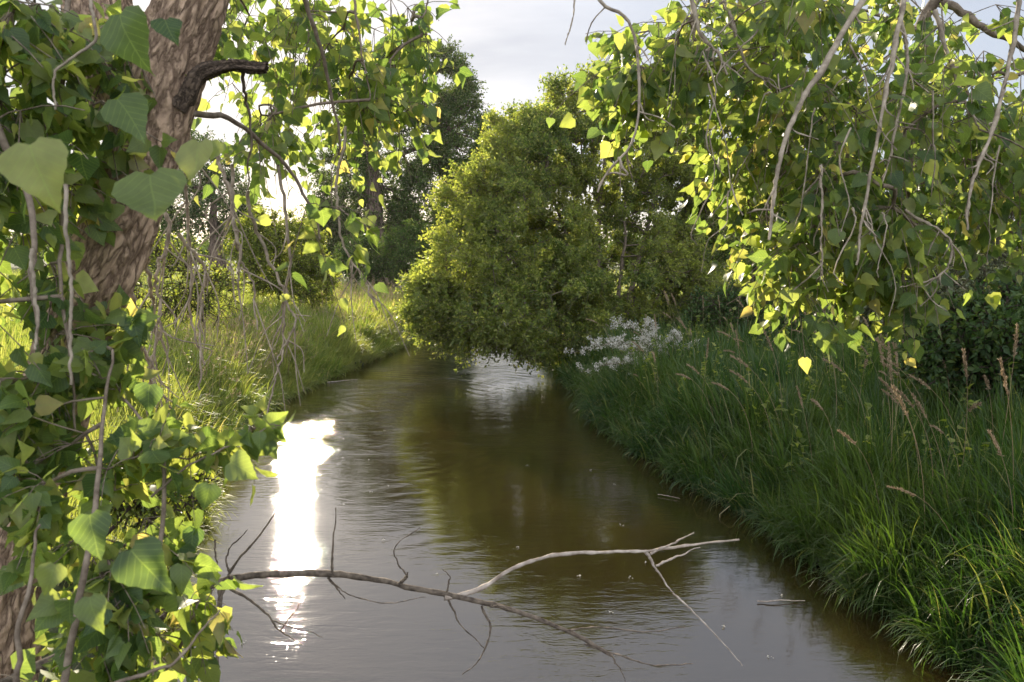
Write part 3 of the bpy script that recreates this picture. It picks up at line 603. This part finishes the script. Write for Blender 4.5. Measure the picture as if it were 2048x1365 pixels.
def copy_thing(o):
    c_ = o.copy(); COL.objects.link(c_)
    for ch_ in list(o.children):
        k_ = ch_.copy(); COL.objects.link(k_); k_.parent = c_
    return c_
for i_, (x, y) in enumerate(spots):
    o = protos[i_] if i_ < len(protos) else copy_thing(protos[i_ % len(protos)])
    how = ['slightly bent', 'leaning', 'upright', 'deeply nodding', 'arched'][i_ % 5]; dist_ = x - float(interp_x(RIGHT, np.array(y)))
    where = 'close to the water' if dist_ < 1 else ('amid the bank grass' if dist_ < 2.6 else 'high on the bank'); near = 'nearest' if y < 6 else ('middle' if y < 9.5 else 'farther')
    o['label'] = f'{how} tan seed head {where}, {near} stretch of right bank'
    o.location = (x, y, float(ground_z(np.array(x), np.array(y))) - .03)
    o.rotation_euler = (random.uniform(-.12, .12), random.uniform(-.12, .12), math.pi + random.uniform(-1.6, 1.6)); s_ = random.uniform(.82, 1.08); o.scale = (s_, s_, s_)

# ------------------------------------------------------------------ near cottonwood, left
DT = 2.25
def trunk_mesh(pts, rad, sides, name, mat, parent, amp=.017, seed=0):
    pts = smooth_line(pts, 420); rr = np.interp(np.linspace(0, 1, len(pts)), np.linspace(0, 1, len(rad)), rad)
    V, F, U = tubes([(pts, rr)], sides)
    cen = np.repeat(pts, sides, 0); nr = norm(V - cen)
    ang = U[:, 0] * 2 * np.pi; ln = U[:, 1]
    # furrowed plates: warped cells stretched along the grain
    wa = ang + .35 * np.sin(ln * 9 + seed) + .2 * np.sin(ln * 23 + 2 * ang)
    rid = np.abs(np.sin(wa * 5.5 + 1.1 * np.sin(ln * 17 + wa * 2))) ** .6
    rid2 = np.abs(np.sin(wa * 8 - ln * 14 + .8 * np.sin(ln * 31))) ** .7
    lump = .5 * np.sin(ln * 5 + ang) + .4 * np.sin(ln * 11 - 2 * ang + seed)
    V = V + nr * ((amp * (rid * .6 + rid2 * .4 - .6)) + .012 * lump)[:, None]
    return mesh_obj(name, V, F, mat, parent, smooth=True, uv=U)
base = P(-60, 1500, DT); base[2] = .5
nt_root = empty('cottonwood_tree', base, 'leaning foreground cottonwood with rough furrowed bark and leafy hanging shoots, left side', 'tree')
mainp = np.vstack([[base[0] - .12, base[1], .35], poly((-20, 1330, DT), (22, 1120, DT), (75, 900, DT), (150, 660, DT), (232, 480, DT), (290, 300, DT), (335, 130, DT), (395, -40, DT), (440, -200, DT + .1), (520, -420, DT + .3))])
trunk_mesh(mainp, [.15, .125, .105, .095, .092, .09, .09, .10, .10, .092, .085, .075, .07], 120, 'trunk', M['bark'], nt_root)
forkp = poly((285, 330, DT + .05), (240, 200, DT + .12), (205, 60, DT + .2), (190, -60, DT + .3), (160, -260, DT + .5))
trunk_mesh(forkp, [.07, .085, .095, .09, .085], 80, 'fork_stem', M['bark'], nt_root, seed=3)
stub = smooth_line(poly((355, 215, DT - .03), (392, 158, DT - .04), (430, 136, DT - .04), (480, 132, DT - .05), (534, 137, DT - .05)), 60)
rr = np.interp(np.linspace(0, 1, len(stub)), [0, .3, .6, 1], [.032, .022, .016, .014])
V, F, U = tubes([(stub, rr)], 24); V = V + norm(V - np.repeat(stub, 24, 0)) * (.0035 * np.sin(U[:, 0] * 31 + 14 * U[:, 1]) + .003 * np.sin(U[:, 1] * 60 + U[:, 0] * 9) + rng.normal(0, .001, len(V)))[:, None]; mesh_obj('broken_branch', V, F, M['bark_dark'], nt_root, smooth=True, uv=U)
# limbs that carry the hanging canopy
limbs = []
for pts, r in [(((395, -40, 2.3), (520, -130, 3.0), (700, -120, 3.4), (880, -60, 3.6)), .03), (((370, 230, 2.25), (470, 250, 2.5), (560, 330, 2.7), (620, 420, 2.8), (640, 480, 2.8)), .010),
        (((420, -100, 2.3), (560, -60, 2.6), (640, 100, 2.8), (680, 300, 3.0)), .012), (((880, -60, 3.6), (850, 20, 3.6), (845, 70, 3.6)), .006), (((480, 130, 2.2), (500, 240, 2.4), (495, 380, 2.5)), .006),
        (((190, -60, 2.5), (60, -80, 2.3), (-60, 0, 2.0)), .03), (((700, -120, 3.4), (720, 60, 3.3), (740, 200, 3.3)), .008), (((-60, 0, 2.0), (0, 250, 1.8), (60, 420, 1.7), (75, 650, 1.7)), .012), (((150, -60, 2.3), (130, 300, 2.0), (130, 600, 1.9), (150, 860, 1.9)), .008)]:
    q = wiggle(smooth_line(poly(*pts), 26), .02); limbs.append((q, np.linspace(r, r * .35, len(q))))
def scatter(blobs): return np.concatenate([E(*b_) for b_ in blobs])
cl = scatter([(560, 50, 3.8, 140, 90, 1.0, 20, .3), (710, 50, 3.9, 120, 80, .9, 17, .3), (825, 50, 3.9, 50, 35, .3, 7), (620, 180, 3.8, 130, 90, .9, 17, .3), (770, 180, 3.9, 65, 70, .5, 8, .3), (550, 260, 3.5, 70, 50, .5, 4), (640, 430, 3.0, 30, 25, .2, 2), (480, 110, 3.7, 60, 100, .6, 6)])
line, lv1 = shoots(cl, cl.mean(0) + [0, 0, 1.0], n_per=4, Ln=.34, leaves=5, lsize=.070, tm=T_DELTA5, up=-.1, sag=.3, spread=.9, hang=.75, out=.5)
cl2 = scatter([(185, 70, 2.1, 55, 80, .1, 9), (50, 110, 2.0, 140, 130, .4, 28), (60, 300, 1.95, 95, 110, .3, 20), (20, 520, 1.9, 80, 130, .25, 15), (50, 720, 1.9, 70, 80, .2, 10), (225, 240, 2.0, 30, 45, .1, 2)])
line2, lv2 = shoots(cl2, cl2.mean(0) + [0, 0, .6], n_per=4, Ln=.16, leaves=5, lsize=.060, tm=T_DELTA5, up=-.1, sag=.3, spread=.9, hang=.8, out=.4)
allc = np.concatenate([cl, cl2]); g_ = grow(limbs, allc, bias=.4); ch = branch_chains(*g_, r0=.0016, rmax=.008)
V, F, U = tubes(limbs + ch, 6); mesh_obj('branches', V, F, M['twig'], nt_root, smooth=True, uv=U)
PETS = []
TWL = [(q, np.linspace(.0018, .0013, 4)) for q in np.concatenate([line, line2])]
V, F, U = tubes(TWL, 4); mesh_obj('twigs', V, F, M['twig'], nt_root, uv=U)
# single large leaves close to the camera: (tip px, base px, distance, width)
hero = []
for (bx, by, tx, ty, d, sc, nx_) in [(60, 290, 95, 420, 1.0, 1.0, .1), (400, 285, 385, 375, 1.25, 1.0, -.3), (300, 350, 318, 470, 1.2, 1.05, .1), (440, 285, 420, 330, 1.5, .8, .4), (235, 200, 300, 275, 1.5, 1.0, .5), (240, 30, 260, 130, 1.4, 1.1, -.4), (330, 40, 345, 90, 1.5, .9, .3)]:
    b_ = P(bx, by, d); t_ = P(tx, ty, d - .015); hero.append((b_, t_ - b_, np.array([nx_, -1, .25]), np.linalg.norm(t_ - b_) * sc))
hv = place_leaves(T_DELTA, np.array([h_[0] for h_ in hero]), np.array([h_[1] for h_ in hero]), np.array([h_[2] for h_ in hero]), np.array([h_[3] for h_ in hero]))
pet = []
for b_, a_, n_, s_ in hero:
    top = b_ + np.array([rng.uniform(-.05, .02), .03, .07]); pet.append((smooth_line([top, (top + b_) / 2 + [0.01, 0, .01], b_], 6), np.linspace(.0016, .001, 7)))
pet = [(p_, np.linspace(.0016, .001, len(p_))) for p_, _ in pet]
V, F, U = join([lv1, lv2, hv]); mesh_obj('crown', V, F, M['cotton'], nt_root, uv=U, smooth=True)

# ------------------------------------------------------------------ leafy sapling at the bottom left
sb = P(60, 1500, 1.9); sb[2] = .55
sap = empty('cottonwood_sapling', sb, 'bright leafy cottonwood sapling crowding the lower left corner beside the trunk', 'sapling')
st = []
for pts, r in [(((120, 1600, 1.9), (230, 1380, 1.8), (300, 1180, 1.75), (330, 950, 1.8), (250, 800, 1.9)), .009), (((60, 1600, 1.7), (130, 1300, 1.6), (160, 1050, 1.6), (190, 850, 1.8), (225, 700, 1.9)), .009),
        (((300, 1000, 1.75), (400, 930, 1.8), (520, 860, 1.85), (560, 850, 1.85)), .003), (((200, 1600, 2.0), (330, 1330, 1.9), (400, 1200, 1.9)), .007), (((0, 1500, 1.5), (60, 1250, 1.5), (80, 1050, 1.6)), .007), (((200, 1380, 1.6), (330, 1330, 1.6), (440, 1220, 1.7)), .005)]:
    q = wiggle(smooth_line(poly(*pts), 24), .015); st.append((q, np.linspace(r, r * .35, len(q))))
cs_ = scatter([(150, 1180, 1.75, 110, 130, .2, 12), (270, 1120, 1.85, 90, 110, .2, 8), (140, 960, 1.8, 80, 90, .15, 8), (240, 930, 1.85, 60, 60, .15, 5), (330, 890, 1.9, 40, 30, .12, 2), (200, 1310, 1.8, 150, 50, .2, 10), (370, 1270, 1.85, 45, 60, .15, 3), (400, 920, 1.85, 40, 15, .05, 2), (480, 865, 1.86, 40, 10, .04, 2), (180, 760, 1.95, 50, 70, .15, 5), (235, 660, 2.05, 25, 60, .1, 3), (60, 860, 1.8, 60, 60, .15, 5)])
line, lv = shoots(cs_, cs_.mean(0), n_per=4, Ln=.13, leaves=5, lsize=.060, tm=T_DELTA5, up=.0, sag=.4, spread=.9, hang=.6, out=.5, nrm_up=.2)
g_ = grow(st, cs_, bias=.4); ch = branch_chains(*g_, r0=.0014, rmax=.006)
V, F, U = tubes(st, 7); mesh_obj('trunk', V, F, M['twig'], sap, smooth=True, uv=U)
V, F, U = tubes(ch + [(q, np.linspace(.0014, .0008, 4)) for q in line], 5); mesh_obj('branches', V, F, M['twig'], sap, uv=U)
hero = []
for (bx, by, tx, ty, d, sc, nx_) in [(262, 1100, 330, 1180, 1.15, 1.1, .2), (180, 1030, 190, 1110, 1.2, 1.2, -.2), (110, 1130, 90, 1190, 1.2, 1.1, .3), (180, 1195, 190, 1260, 1.15, 1.2, 0), (420, 970, 405, 1025, 1.5, 1.0, .3), (300, 770, 285, 830, 1.7, 1.0, .3), (520, 865, 515, 900, 1.6, 1.1, .1), (460, 925, 515, 950, 1.6, 1.0, .2)]:
    b_ = P(bx, by, d); t_ = P(tx, ty, d - .015); hero.append((b_, t_ - b_, np.array([nx_, -1, .35]), np.linalg.norm(t_ - b_) * sc))
hv = place_leaves(T_DELTA, np.array([h_[0] for h_ in hero]), np.array([h_[1] for h_ in hero]), np.array([h_[2] for h_ in hero]), np.array([h_[3] for h_ in hero]))
V, F, U = join([lv, hv]); mesh_obj('crown', V, F, M['cotton'], sap, uv=U, smooth=True)

# ------------------------------------------------------------------ cottonwood overhanging from the right
rb = np.array([4.6, 1.0, .6])
rt = empty('cottonwood_tree', rb, 'cottonwood whose leafy drooping branches hang into the upper right of the view', 'tree')
tp = np.array([[4.6, 1.0, .4], [4.45, 1.2, 2.0], [4.1, 1.7, 3.6], [3.6, 2.4, 4.8], [3.2, 3.2, 5.4]])
trunk_mesh(tp, [.30, .24, .2, .16, .13], 60, 'trunk', M['bark'], rt)
top = tp[-1]
rl = []
def limb(pts, r, w_=.03, n=26, first=None):
    q = poly(*pts)
    if first is not None: q = np.vstack([first, q])
    q = wiggle(smooth_line(q, n), w_); rl.append((q, np.linspace(r, r * .35, len(q))))
limb([(1905, -40, 4.0), (1850, 80, 4.0), (1838, 200, 4.05), (1825, 330, 4.1), (1815, 410, 4.2)], .034, first=top)
limb([(1880, 10, 4.0), (1960, 40, 4.0), (2060, 110, 4.1), (2150, 180, 4.2)], .022)
limb([(1700, -200, 3.8), (1440, -120, 3.6), (1390, 0, 3.5), (1410, 90, 3.5), (1510, 150, 3.6), (1600, 220, 3.6)], .018, first=top)
limb([(1860, -150, 3.6), (1640, -120, 3.4), (1300, -140, 3.0), (1215, -40, 3.0)], .012, first=top)
limb([(1850, 70, 4.0), (1780, 40, 3.9), (1700, 10, 3.8)], .012)
limb([(1440, 0, 3.6), (1480, 60, 3.6), (1560, 150, 3.7), (1720, 230, 3.9)], .010)
limb([(1840, 110, 4.), (1900, 160, 4.), (1940, 200, 4.), (1955, 330, 4.)], .010)
limb([(1600, 170, 3.7), (1680, 200, 3.8), (1730, 250, 3.8)], .008)
limb([(2048, 145, 4.4), (1960, 150, 4.3), (1890, 155, 4.2)], .010)
pale = []
def drop(pts, r, w_=.012, n=40):
    q = wiggle(smooth_line(poly(*pts), n), w_); pale.append((q, np.linspace(r, r * .35, len(q)) * (1 + .12 * rng.normal(0, 1, len(q)))))
drop([(1760, -60, 2.9), (1660, 110, 2.8), (1600, 210, 2.75), (1560, 320, 2.7), (1548, 400, 2.7), (1538, 480, 2.7)], .013)
drop([(1810, -40, 3.0), (1790, 60, 2.9), (1765, 190, 2.85), (1735, 330, 2.8), (1720, 450, 2.8), (1712, 530, 2.8)], .010)
drop([(1800, 30, 3.0), (1815, 120, 3.0), (1790, 260, 3.0), (1760, 380, 3.0)], .008)
drop([(2045, -60, 2.9), (2030, 100, 2.9), (1990, 260, 2.85), (1945, 380, 2.8), (1935, 460, 2.8)], .010)
drop([(1870, 20, 3.2), (1905, 120, 3.2), (1940, 210, 3.2), (1960, 260, 3.2)], .010)
drop([(1380, -40, 3.0), (1395, 60, 3.0), (1440, 110, 3.0), (1455, 150, 3.0)], .010)
drop([(1430, -60, 3.2), (1470, 60, 3.2), (1500, 140, 3.2), (1560, 180, 3.2)], .009)
drop([(1640, 330, 3.0), (1636, 440, 3.0), (1642, 560, 3.0)], .005)
drop([(1810, 420, 3.1), (1900, 480, 3.1), (1880, 550, 3.1), (1800, 575, 3.1)], .006)
for pts, r in [(((1170, -120, 3.0), (1200, 0, 3.0), (1250, 32, 3.0), (1275, 90, 3.0), (1280, 200, 3.0), (1266, 285, 3.0), (1215, 345, 3.0), (1195, 385, 3.0)), .007), (((1237, 316, 3.0), (1244, 335, 2.98), (1254, 350, 2.97), (1230, 346, 2.98), (1212, 350, 3.)), .0055), (((1140, -60, 3.0), (1150, 0, 3.0), (1142, 50, 3.0), (1130, 90, 3.0)), .004)]:
    q = smooth_line(poly(*pts), 34); pale.append((wiggle(q, .004), np.linspace(r, r * .5, len(q))))
V, F, U = tubes(rl, 9); V = V + rng.normal(0, .0012, V.shape); mesh_obj('limbs', V, F, M['twig'], rt, smooth=True, uv=U)
for q, rr_ in list(pale[:10]):
    for _ in range(9):
        k_ = rng.integers(4, len(q) - 4); e_ = q[k_] + np.array([rng.normal(0, .05), rng.normal(0, .05), -rng.uniform(.01, .12)]); ss = smooth_line([q[k_], (q[k_] + e_) / 2 + rng.normal(0, .012, 3), e_], 6)
        pale.append((ss, np.linspace(.003, .0014, len(ss))))
for _ in range(34):
    a_ = P(rng.uniform(1380, 2040), rng.uniform(-40, 430), rng.uniform(2.7, 3.6)); e_ = a_ + np.array([rng.normal(-.04, .10), rng.normal(0, .08), -rng.uniform(.12, .5)])
    ss = wiggle(smooth_line([a_, a_ * .65 + e_ * .35 + rng.normal(0, .02, 3), a_ * .3 + e_ * .7 + rng.normal(0, .03, 3), e_], 14), .012); pale.append((ss, np.linspace(.0028, .0012, len(ss))))
V, F, U = tubes(pale, 7); V = V + rng.normal(0, .0010, V.shape); mesh_obj('bare_shoots', V, F, M['vine'], rt, smooth=True, uv=U)
cr = scatter([(1325, 110, 3.6, 80, 100, .6, 26), (1470, 90, 3.8, 120, 110, .9, 38), (1640, 80, 4.2, 140, 110, 1.0, 40), (1520, 240, 3.8, 95, 100, .8, 32), (1670, 270, 4.0, 150, 120, 1.1, 52), (1850, 190, 4.3, 140, 150, 1.0, 32), (1980, 140, 4.2, 100, 130, .8, 12), (2000, 300, 4.0, 100, 120, .8, 26),
    (1860, 370, 4.2, 120, 90, .9, 28), (1560, 380, 3.7, 65, 70, .6, 18), (1650, 410, 3.8, 110, 75, .7, 26), (1560, 490, 3.6, 45, 45, .3, 9), (1740, 490, 3.8, 90, 70, .5, 18), (1770, 560, 3.7, 35, 30, .2, 5), (1900, 470, 4.0, 110, 35, .5, 12), (1250, 150, 3.5, 30, 35, .3, 4), (1560, 550, 3.6, 30, 20, .1, 3), (1700, 550, 3.7, 60, 30, .3, 6)])
line, lv = shoots(cr, cr.mean(0) + [0, 0, 1.2], n_per=4, Ln=.28, leaves=5, lsize=.074, tm=T_DELTA5, up=-.1, sag=.3, spread=.9, hang=.7, out=.5)
g_ = grow(rl + pale[:7], cr, bias=.4); ch = branch_chains(*g_, r0=.0018, rmax=.010)
V, F, U = tubes(ch + [(q, np.linspace(.0018, .0013, 4)) for q in line], 5); mesh_obj('twigs', V, F, M['twig'], rt, smooth=True, uv=U)
mesh_obj('crown', *lv[:2], M['cotton'], rt, uv=lv[2], smooth=True)

# ------------------------------------------------------------------ fallen dead branch across the foreground
DB = 2.6
fb = empty('fallen_branch', P(240, 1235, DB - .3), 'long bare dead branch arching low over the water in the foreground', 'branch')
chs = []
def tw(pts, r, w_=.006, n=30, r2=.3):
    q = wiggle(smooth_line(poly(*[(a, b_, c_ + DB) for a, b_, c_ in pts]), n), w_); chs.append((q, np.linspace(r, r * r2, len(q)) * (1 + .10 * rng.normal(0, 1, len(q)) + .18 * (rng.uniform(0, 1, len(q)) < .08)))); return q
tw([(-40, 1390, -.6), (160, 1290, -.4), (340, 1205, -.25), (450, 1165, -.2), (560, 1152, -.1), (660, 1154, 0), (780, 1172, 0), (890, 1196, 0), (1000, 1216, .05), (1130, 1262, .1), (1225, 1312, .1)], .0150, n=80, r2=.42, w_=.012)
tw([(890, 1196, 0), (960, 1180, .05), (1040, 1132, .1), (1120, 1110, .15), (1210, 1104, .2), (1290, 1103, .25), (1370, 1092, .3), (1478, 1080, .35)], .0085, n=50, r2=.4)
tw([(1290, 1103, .25), (1310, 1135, .25), (1345, 1185, .25)], .0065)
tw([(1300, 1108, .25), (1340, 1090, .25), (1388, 1066, .25)], .005)
tw([(1312, 1132, .25), (1350, 1118, .25), (1400, 1095, .3)], .005)
tw([(1345, 1185, .25), (1400, 1240, .2), (1485, 1332, .1)], .0035)
tw([(450, 1165, -.2), (470, 1130, -.2), (520, 1070, -.2), (540, 1040, -.2), (578, 990, -.2)], .0045)
tw([(460, 1150, -.2), (455, 1110, -.2), (495, 1060, -.2)], .0035)
tw([(440, 1170, -.2), (442, 1240, -.25), (436, 1310, -.3), (440, 1400, -.3)], .008, w_=.003)
tw([(420, 1180, -.2), (412, 1260, -.25), (418, 1400, -.3)], .006, w_=.003)
tw([(455, 1168, -.2), (430, 1240, -.3), (425, 1330, -.3)], .004, w_=.005)
tw([(430, 1080, -.2), (435, 1120, -.2), (440, 1168, -.2)], .003)
tw([(450, 1172, -.2), (520, 1215, -.2), (560, 1262, -.2), (605, 1290, -.2)], .0045)
tw([(560, 1262, -.2), (590, 1230, -.2), (600, 1205, -.2)], .0022)
tw([(545, 1240, -.2), (610, 1262, -.2), (645, 1275, -.2)], .0020)
tw([(664, 1154, 0), (668, 1090, 0), (672, 1015, 0)], .0045, w_=.003)
tw([(655, 1156, 0), (670, 1176, 0), (690, 1198, 0)], .004)
tw([(660, 1160, 0), (700, 1190, 0), (780, 1205, 0), (850, 1195, 0)], .0022)
tw([(795, 1172, 0), (812, 1150, 0), (795, 1125, 0), (790, 1090, 0), (840, 1055, 0)], .0035)
tw([(795, 1172, 0), (808, 1158, 0), (815, 1145, -.02)], .0075)
tw([(893, 1194, 0), (900, 1160, 0), (885, 1138, 0)], .0035)
tw([(895, 1200, 0), (920, 1250, 0), (968, 1296, 0)], .0035)
tw([(965, 1212, 0), (985, 1260, 0), (960, 1320, 0), (925, 1350, 0)], .0040)
tw([(980, 1214, 0), (1005, 1210, 0), (1025, 1222, 0)], .0040)
tw([(1130, 1262, .1), (1200, 1255, .1), (1290, 1262, .1), (1370, 1255, .1)], .0035)
tw([(1170, 1290, .1), (1230, 1310, .1), (1310, 1330, .1), (1385, 1328, .1)], .0035)
tw([(1225, 1312, .1), (1242, 1340, .1), (1250, 1364, .1)], .003)
pale_i = [1, 2, 3, 4, 5]
V, F, U = tubes([c_ for k_, c_ in enumerate(chs) if k_ not in pale_i], 8); V = V + rng.normal(0, .0005, V.shape)
mesh_obj('stem', V, F, M['branch_bark'], fb, smooth=True, uv=U)
V, F, U = tubes([chs[k_] for k_ in pale_i], 8); V = V + rng.normal(0, .0005, V.shape)
tag(mesh_obj('side_branch', V, F, M['deadwood'], fb, smooth=True, uv=U), 'bleached forked side branch')

# second dead limb low at the left corner
q = wiggle(smooth_line(poly((120, 1420, 2.1), (210, 1345, 2.1), (285, 1270, 2.1), (330, 1230, 2.15)), 24), .01); V, F, U = tubes([(q, np.linspace(.013, .006, len(q)))], 8)
o = mesh_obj('dead_limb', V, F, M['twig_dark'], smooth=True, uv=U); tag(o, 'short dark dead limb slanting up in the bottom left corner', 'branch')

# ------------------------------------------------------------------ dangling dead vines, left bank
VG = 'dry vines dangling before the left bank'
vines = [((375, 180, 2.6), (372, 330, 2.8), (380, 480, 3.0), (385, 640, 3.1), (410, 730, 3.1)), ((300, 520, 2.5), (330, 600, 2.7), (325, 720, 2.8), (300, 800, 2.8)), ((470, 330, 3.0), (480, 440, 3.1), (500, 560, 3.2), (515, 660, 3.2)),
    ((355, 470, 2.7), (400, 540, 2.8), (390, 640, 2.9), (400, 780, 2.9)), ((560, 330, 3.2), (575, 480, 3.3), (572, 620, 3.4), (560, 720, 3.4), (530, 860, 3.4)), ((690, 250, 3.5), (682, 380, 3.5), (690, 500, 3.6), (735, 560, 3.6), (755, 620, 3.6)),
    ((265, 540, 2.4), (280, 640, 2.5), (300, 740, 2.5), (350, 830, 2.5)), ((495, 380, 2.9), (520, 470, 3.0), (560, 560, 3.0), (575, 640, 3.0), (555, 720, 3.0)), ((330, 430, 2.6), (300, 560, 2.6), (320, 680, 2.6)), ((430, 300, 2.9), (450, 420, 2.9), (470, 520, 2.9), (480, 600, 2.9))]
labels = ['from the broken branch down to the grass', 'close beside the foreground trunk', 'between the trunk and the rounded shrub', 'knotted near the path', 'in the middle, its tip reaching the waterline', 'farthest right, in front of the big cottonwood',
    'lowest on the left, curling over the near bank', 'kinked in front of the rounded shrub', 'touching the trunk edge', 'short, ending above the sunlit grass']
for k_, (pts, lb) in enumerate(zip(vines, labels)):
    q = wiggle(smooth_line(poly(*pts), 50), .03); ch = [(q, np.linspace(.0075, .0035, len(q)))]
    for _ in range(7):
        s_ = q[rng.integers(8, len(q) - 6)]; e_ = s_ + np.array([rng.normal(0, .09), rng.normal(0, .05), -rng.uniform(.08, .35)])
        m_ = (s_ + e_) / 2 + rng.normal(0, .025, 3); ss = smooth_line([s_, m_, e_], 8); ch.append((ss, np.linspace(.0034, .0016, len(ss))))
    V, F, U = tubes(ch, 5); o = mesh_obj('dangling_vine', V, F, M['vine'], smooth=True, uv=U); tag(o, 'thin dry vine dangling ' + lb, 'vine', VG)
for k_, (pts, lb) in enumerate([(((132, 370, 1.5), (138, 520, 1.5), (150, 660, 1.5), (142, 770, 1.5)), 'thicker pale vine hanging straight down before the trunk'), (((65, 500, 1.5), (72, 600, 1.5), (70, 700, 1.5)), 'slim pale vine hanging among the leaves at the far left'), (((180, 0, 1.8), (195, 80, 1.8), (120, 140, 1.8), (110, 220, 1.8)), 'forked bare vine in the top left corner')]):
    q = wiggle(smooth_line(poly(*pts), 40), .008); V, F, U = tubes([(q, np.linspace(.004, .0025, len(q)))], 7); o = mesh_obj('dangling_vine', V, F, M['vine'], smooth=True, uv=U); tag(o, lb, 'vine', VG)

# floating bits near the banks
fl_lab = [('pale twig lying on the water beside the left bank', (655, 765), (715, 760), .010), ('thin stick afloat near the right bank grass', (1515, 1203), (1610, 1202), .006), ('pale curved stick standing out of the right bank shallows', (1315, 990), (1360, 998), .004)]
def on_water(px, py, z=.012):
    d = P(px, py, 1.0) - np.array([0, 0, CAMZ]); t_ = (z - CAMZ) / d[2]; return np.array([0, 0, CAMZ]) + d * t_
for lb, a_, b_, r in fl_lab:
    q = wiggle(smooth_line([on_water(*a_), (on_water(*a_) + on_water(*b_)) / 2 + [0, 0, .01], on_water(*b_)], 16), .01); V, F, U = tubes([(q, np.linspace(r, r * .5, len(q)))], 7)
    o = mesh_obj('floating_stick', V, F, M['deadwood'], smooth=True, uv=U); tag(o, lb, 'stick')
print('tris', sum(len(m.polygons) for m in bpy.data.meshes))

# flecks drifting on the stream
for k_ in range(26):
    y = rng.uniform(3.6, 12); lx, rx = interp_x(LEFT, np.array(y)), interp_x(RIGHT, np.array(y)); x = rng.uniform(lx + .5, rx - .4)
    n_ = rng.integers(3, 9); pos = np.array([x, y, .008]) + rng.normal(0, .008, (n_, 3)) * [1, 1, .2]; ax = rng.normal(0, 1, (n_, 3)) * [1, 1, .1]
    lv = place_leaves(T_SIMPLE, pos, ax, np.tile([0, 0, 1.], (n_, 1)) + rng.normal(0, .2, (n_, 3)), rng.uniform(.008, .02, n_))
    near = 'nearest stretch' if y < 6 else ('middle stretch' if y < 9 else 'farther stretch')
    sidew = 'left' if x < lx + (rx - lx) / 3 else ('right' if x > rx - (rx - lx) / 3 else 'middle')
    o = mesh_obj('floating_fluff', lv[0], lv[1], M['blossom']); tag(o, f'tiny white fleck of seed fluff afloat on the {sidew} of the stream, {near}', 'fluff', 'seed fluff afloat on the stream', 'thing')
# leafy weeds among the bank grass
def weeds(side, n, y0, y1, wmax, mat, name, label, hmin, hmax, ls):
    yy = rng.uniform(y0, y1, n); d = rng.uniform(.3, wmax, n); xx = interp_x(RIGHT, yy) + d if side > 0 else interp_x(LEFT, yy) - d
    k = in_view(xx, yy) & (vnoise(xx, yy, 1.3, 9) > -.1); xx, yy = xx[k], yy[k]; n = len(xx); zz = ground_z(xx, yy); h_ = rng.uniform(hmin, hmax, n)
    a = rng.uniform(0, 6.28, n); lean = rng.uniform(0, .35, n) * h_
    root = np.stack([xx, yy, zz], 1); tip = root + np.stack([lean * np.cos(a), lean * np.sin(a), h_], 1)
    V, F, U = tubes([(np.array([r_, (r_ + t_) / 2 + rng.normal(0, .015, 3), t_]), np.array([.004, .003, .0015])) for r_, t_ in zip(root, tip)], 4)
    m_ = 14; f = rng.uniform(.3, 1, (n, m_, 1)); pos = (root[:, None] * (1 - f) + tip[:, None] * f).reshape(-1, 3)
    ax = rng.normal(0, 1, pos.shape); ax[:, 2] = rng.uniform(-.2, .7, len(pos)); nr = np.tile([0, 0, 1.], (len(pos), 1)) + rng.normal(0, .3, pos.shape)
    lv = place_leaves(T_MID, pos, ax, nr, rng.uniform(.5, 1.2, len(pos)) * ls)
    V, F, U = join([(V, F, U), lv]); o = mesh_obj(name, V, F, mat, uv=U); tag(o, label, 'weeds', kind='stuff')
weeds(1, 520, 4, 18, 5, M['shrub'], 'bank_weeds', 'leafy weeds standing among the dark grass of the right bank', .5, 1.0, .075)
weeds(-1, 420, 7, 22, 5, M['shrub'], 'bank_weeds', 'pale leafy weeds among the sunlit left bank grass', .4, .9, .06)

# ------------------------------------------------------------------ hazy air
m, t = new_mat('haze'); pv = node(t, 'ShaderNodeVolumePrincipled'); pv.inputs['Color'].default_value = (.95, .93, .88, 1); pv.inputs['Density'].default_value = HAZE; pv.inputs['Anisotropy'].default_value = .55
t.links.new(pv.outputs[0], node(t, 'ShaderNodeOutputMaterial').inputs['Volume'])
x0, x1, y0, y1, z0, z1 = -610, 610, -45, 1410, -3, 30
hv_ = [[x, y, z] for z in (z0, z1) for y in (y0, y1) for x in (x0, x1)]
o = mesh_obj('haze', hv_, np.array([[0, 2, 3, 1], [4, 5, 7, 6], [0, 1, 5, 4], [2, 6, 7, 3], [0, 4, 6, 2], [1, 3, 7, 5]]), m); tag(o, kind='stuff')
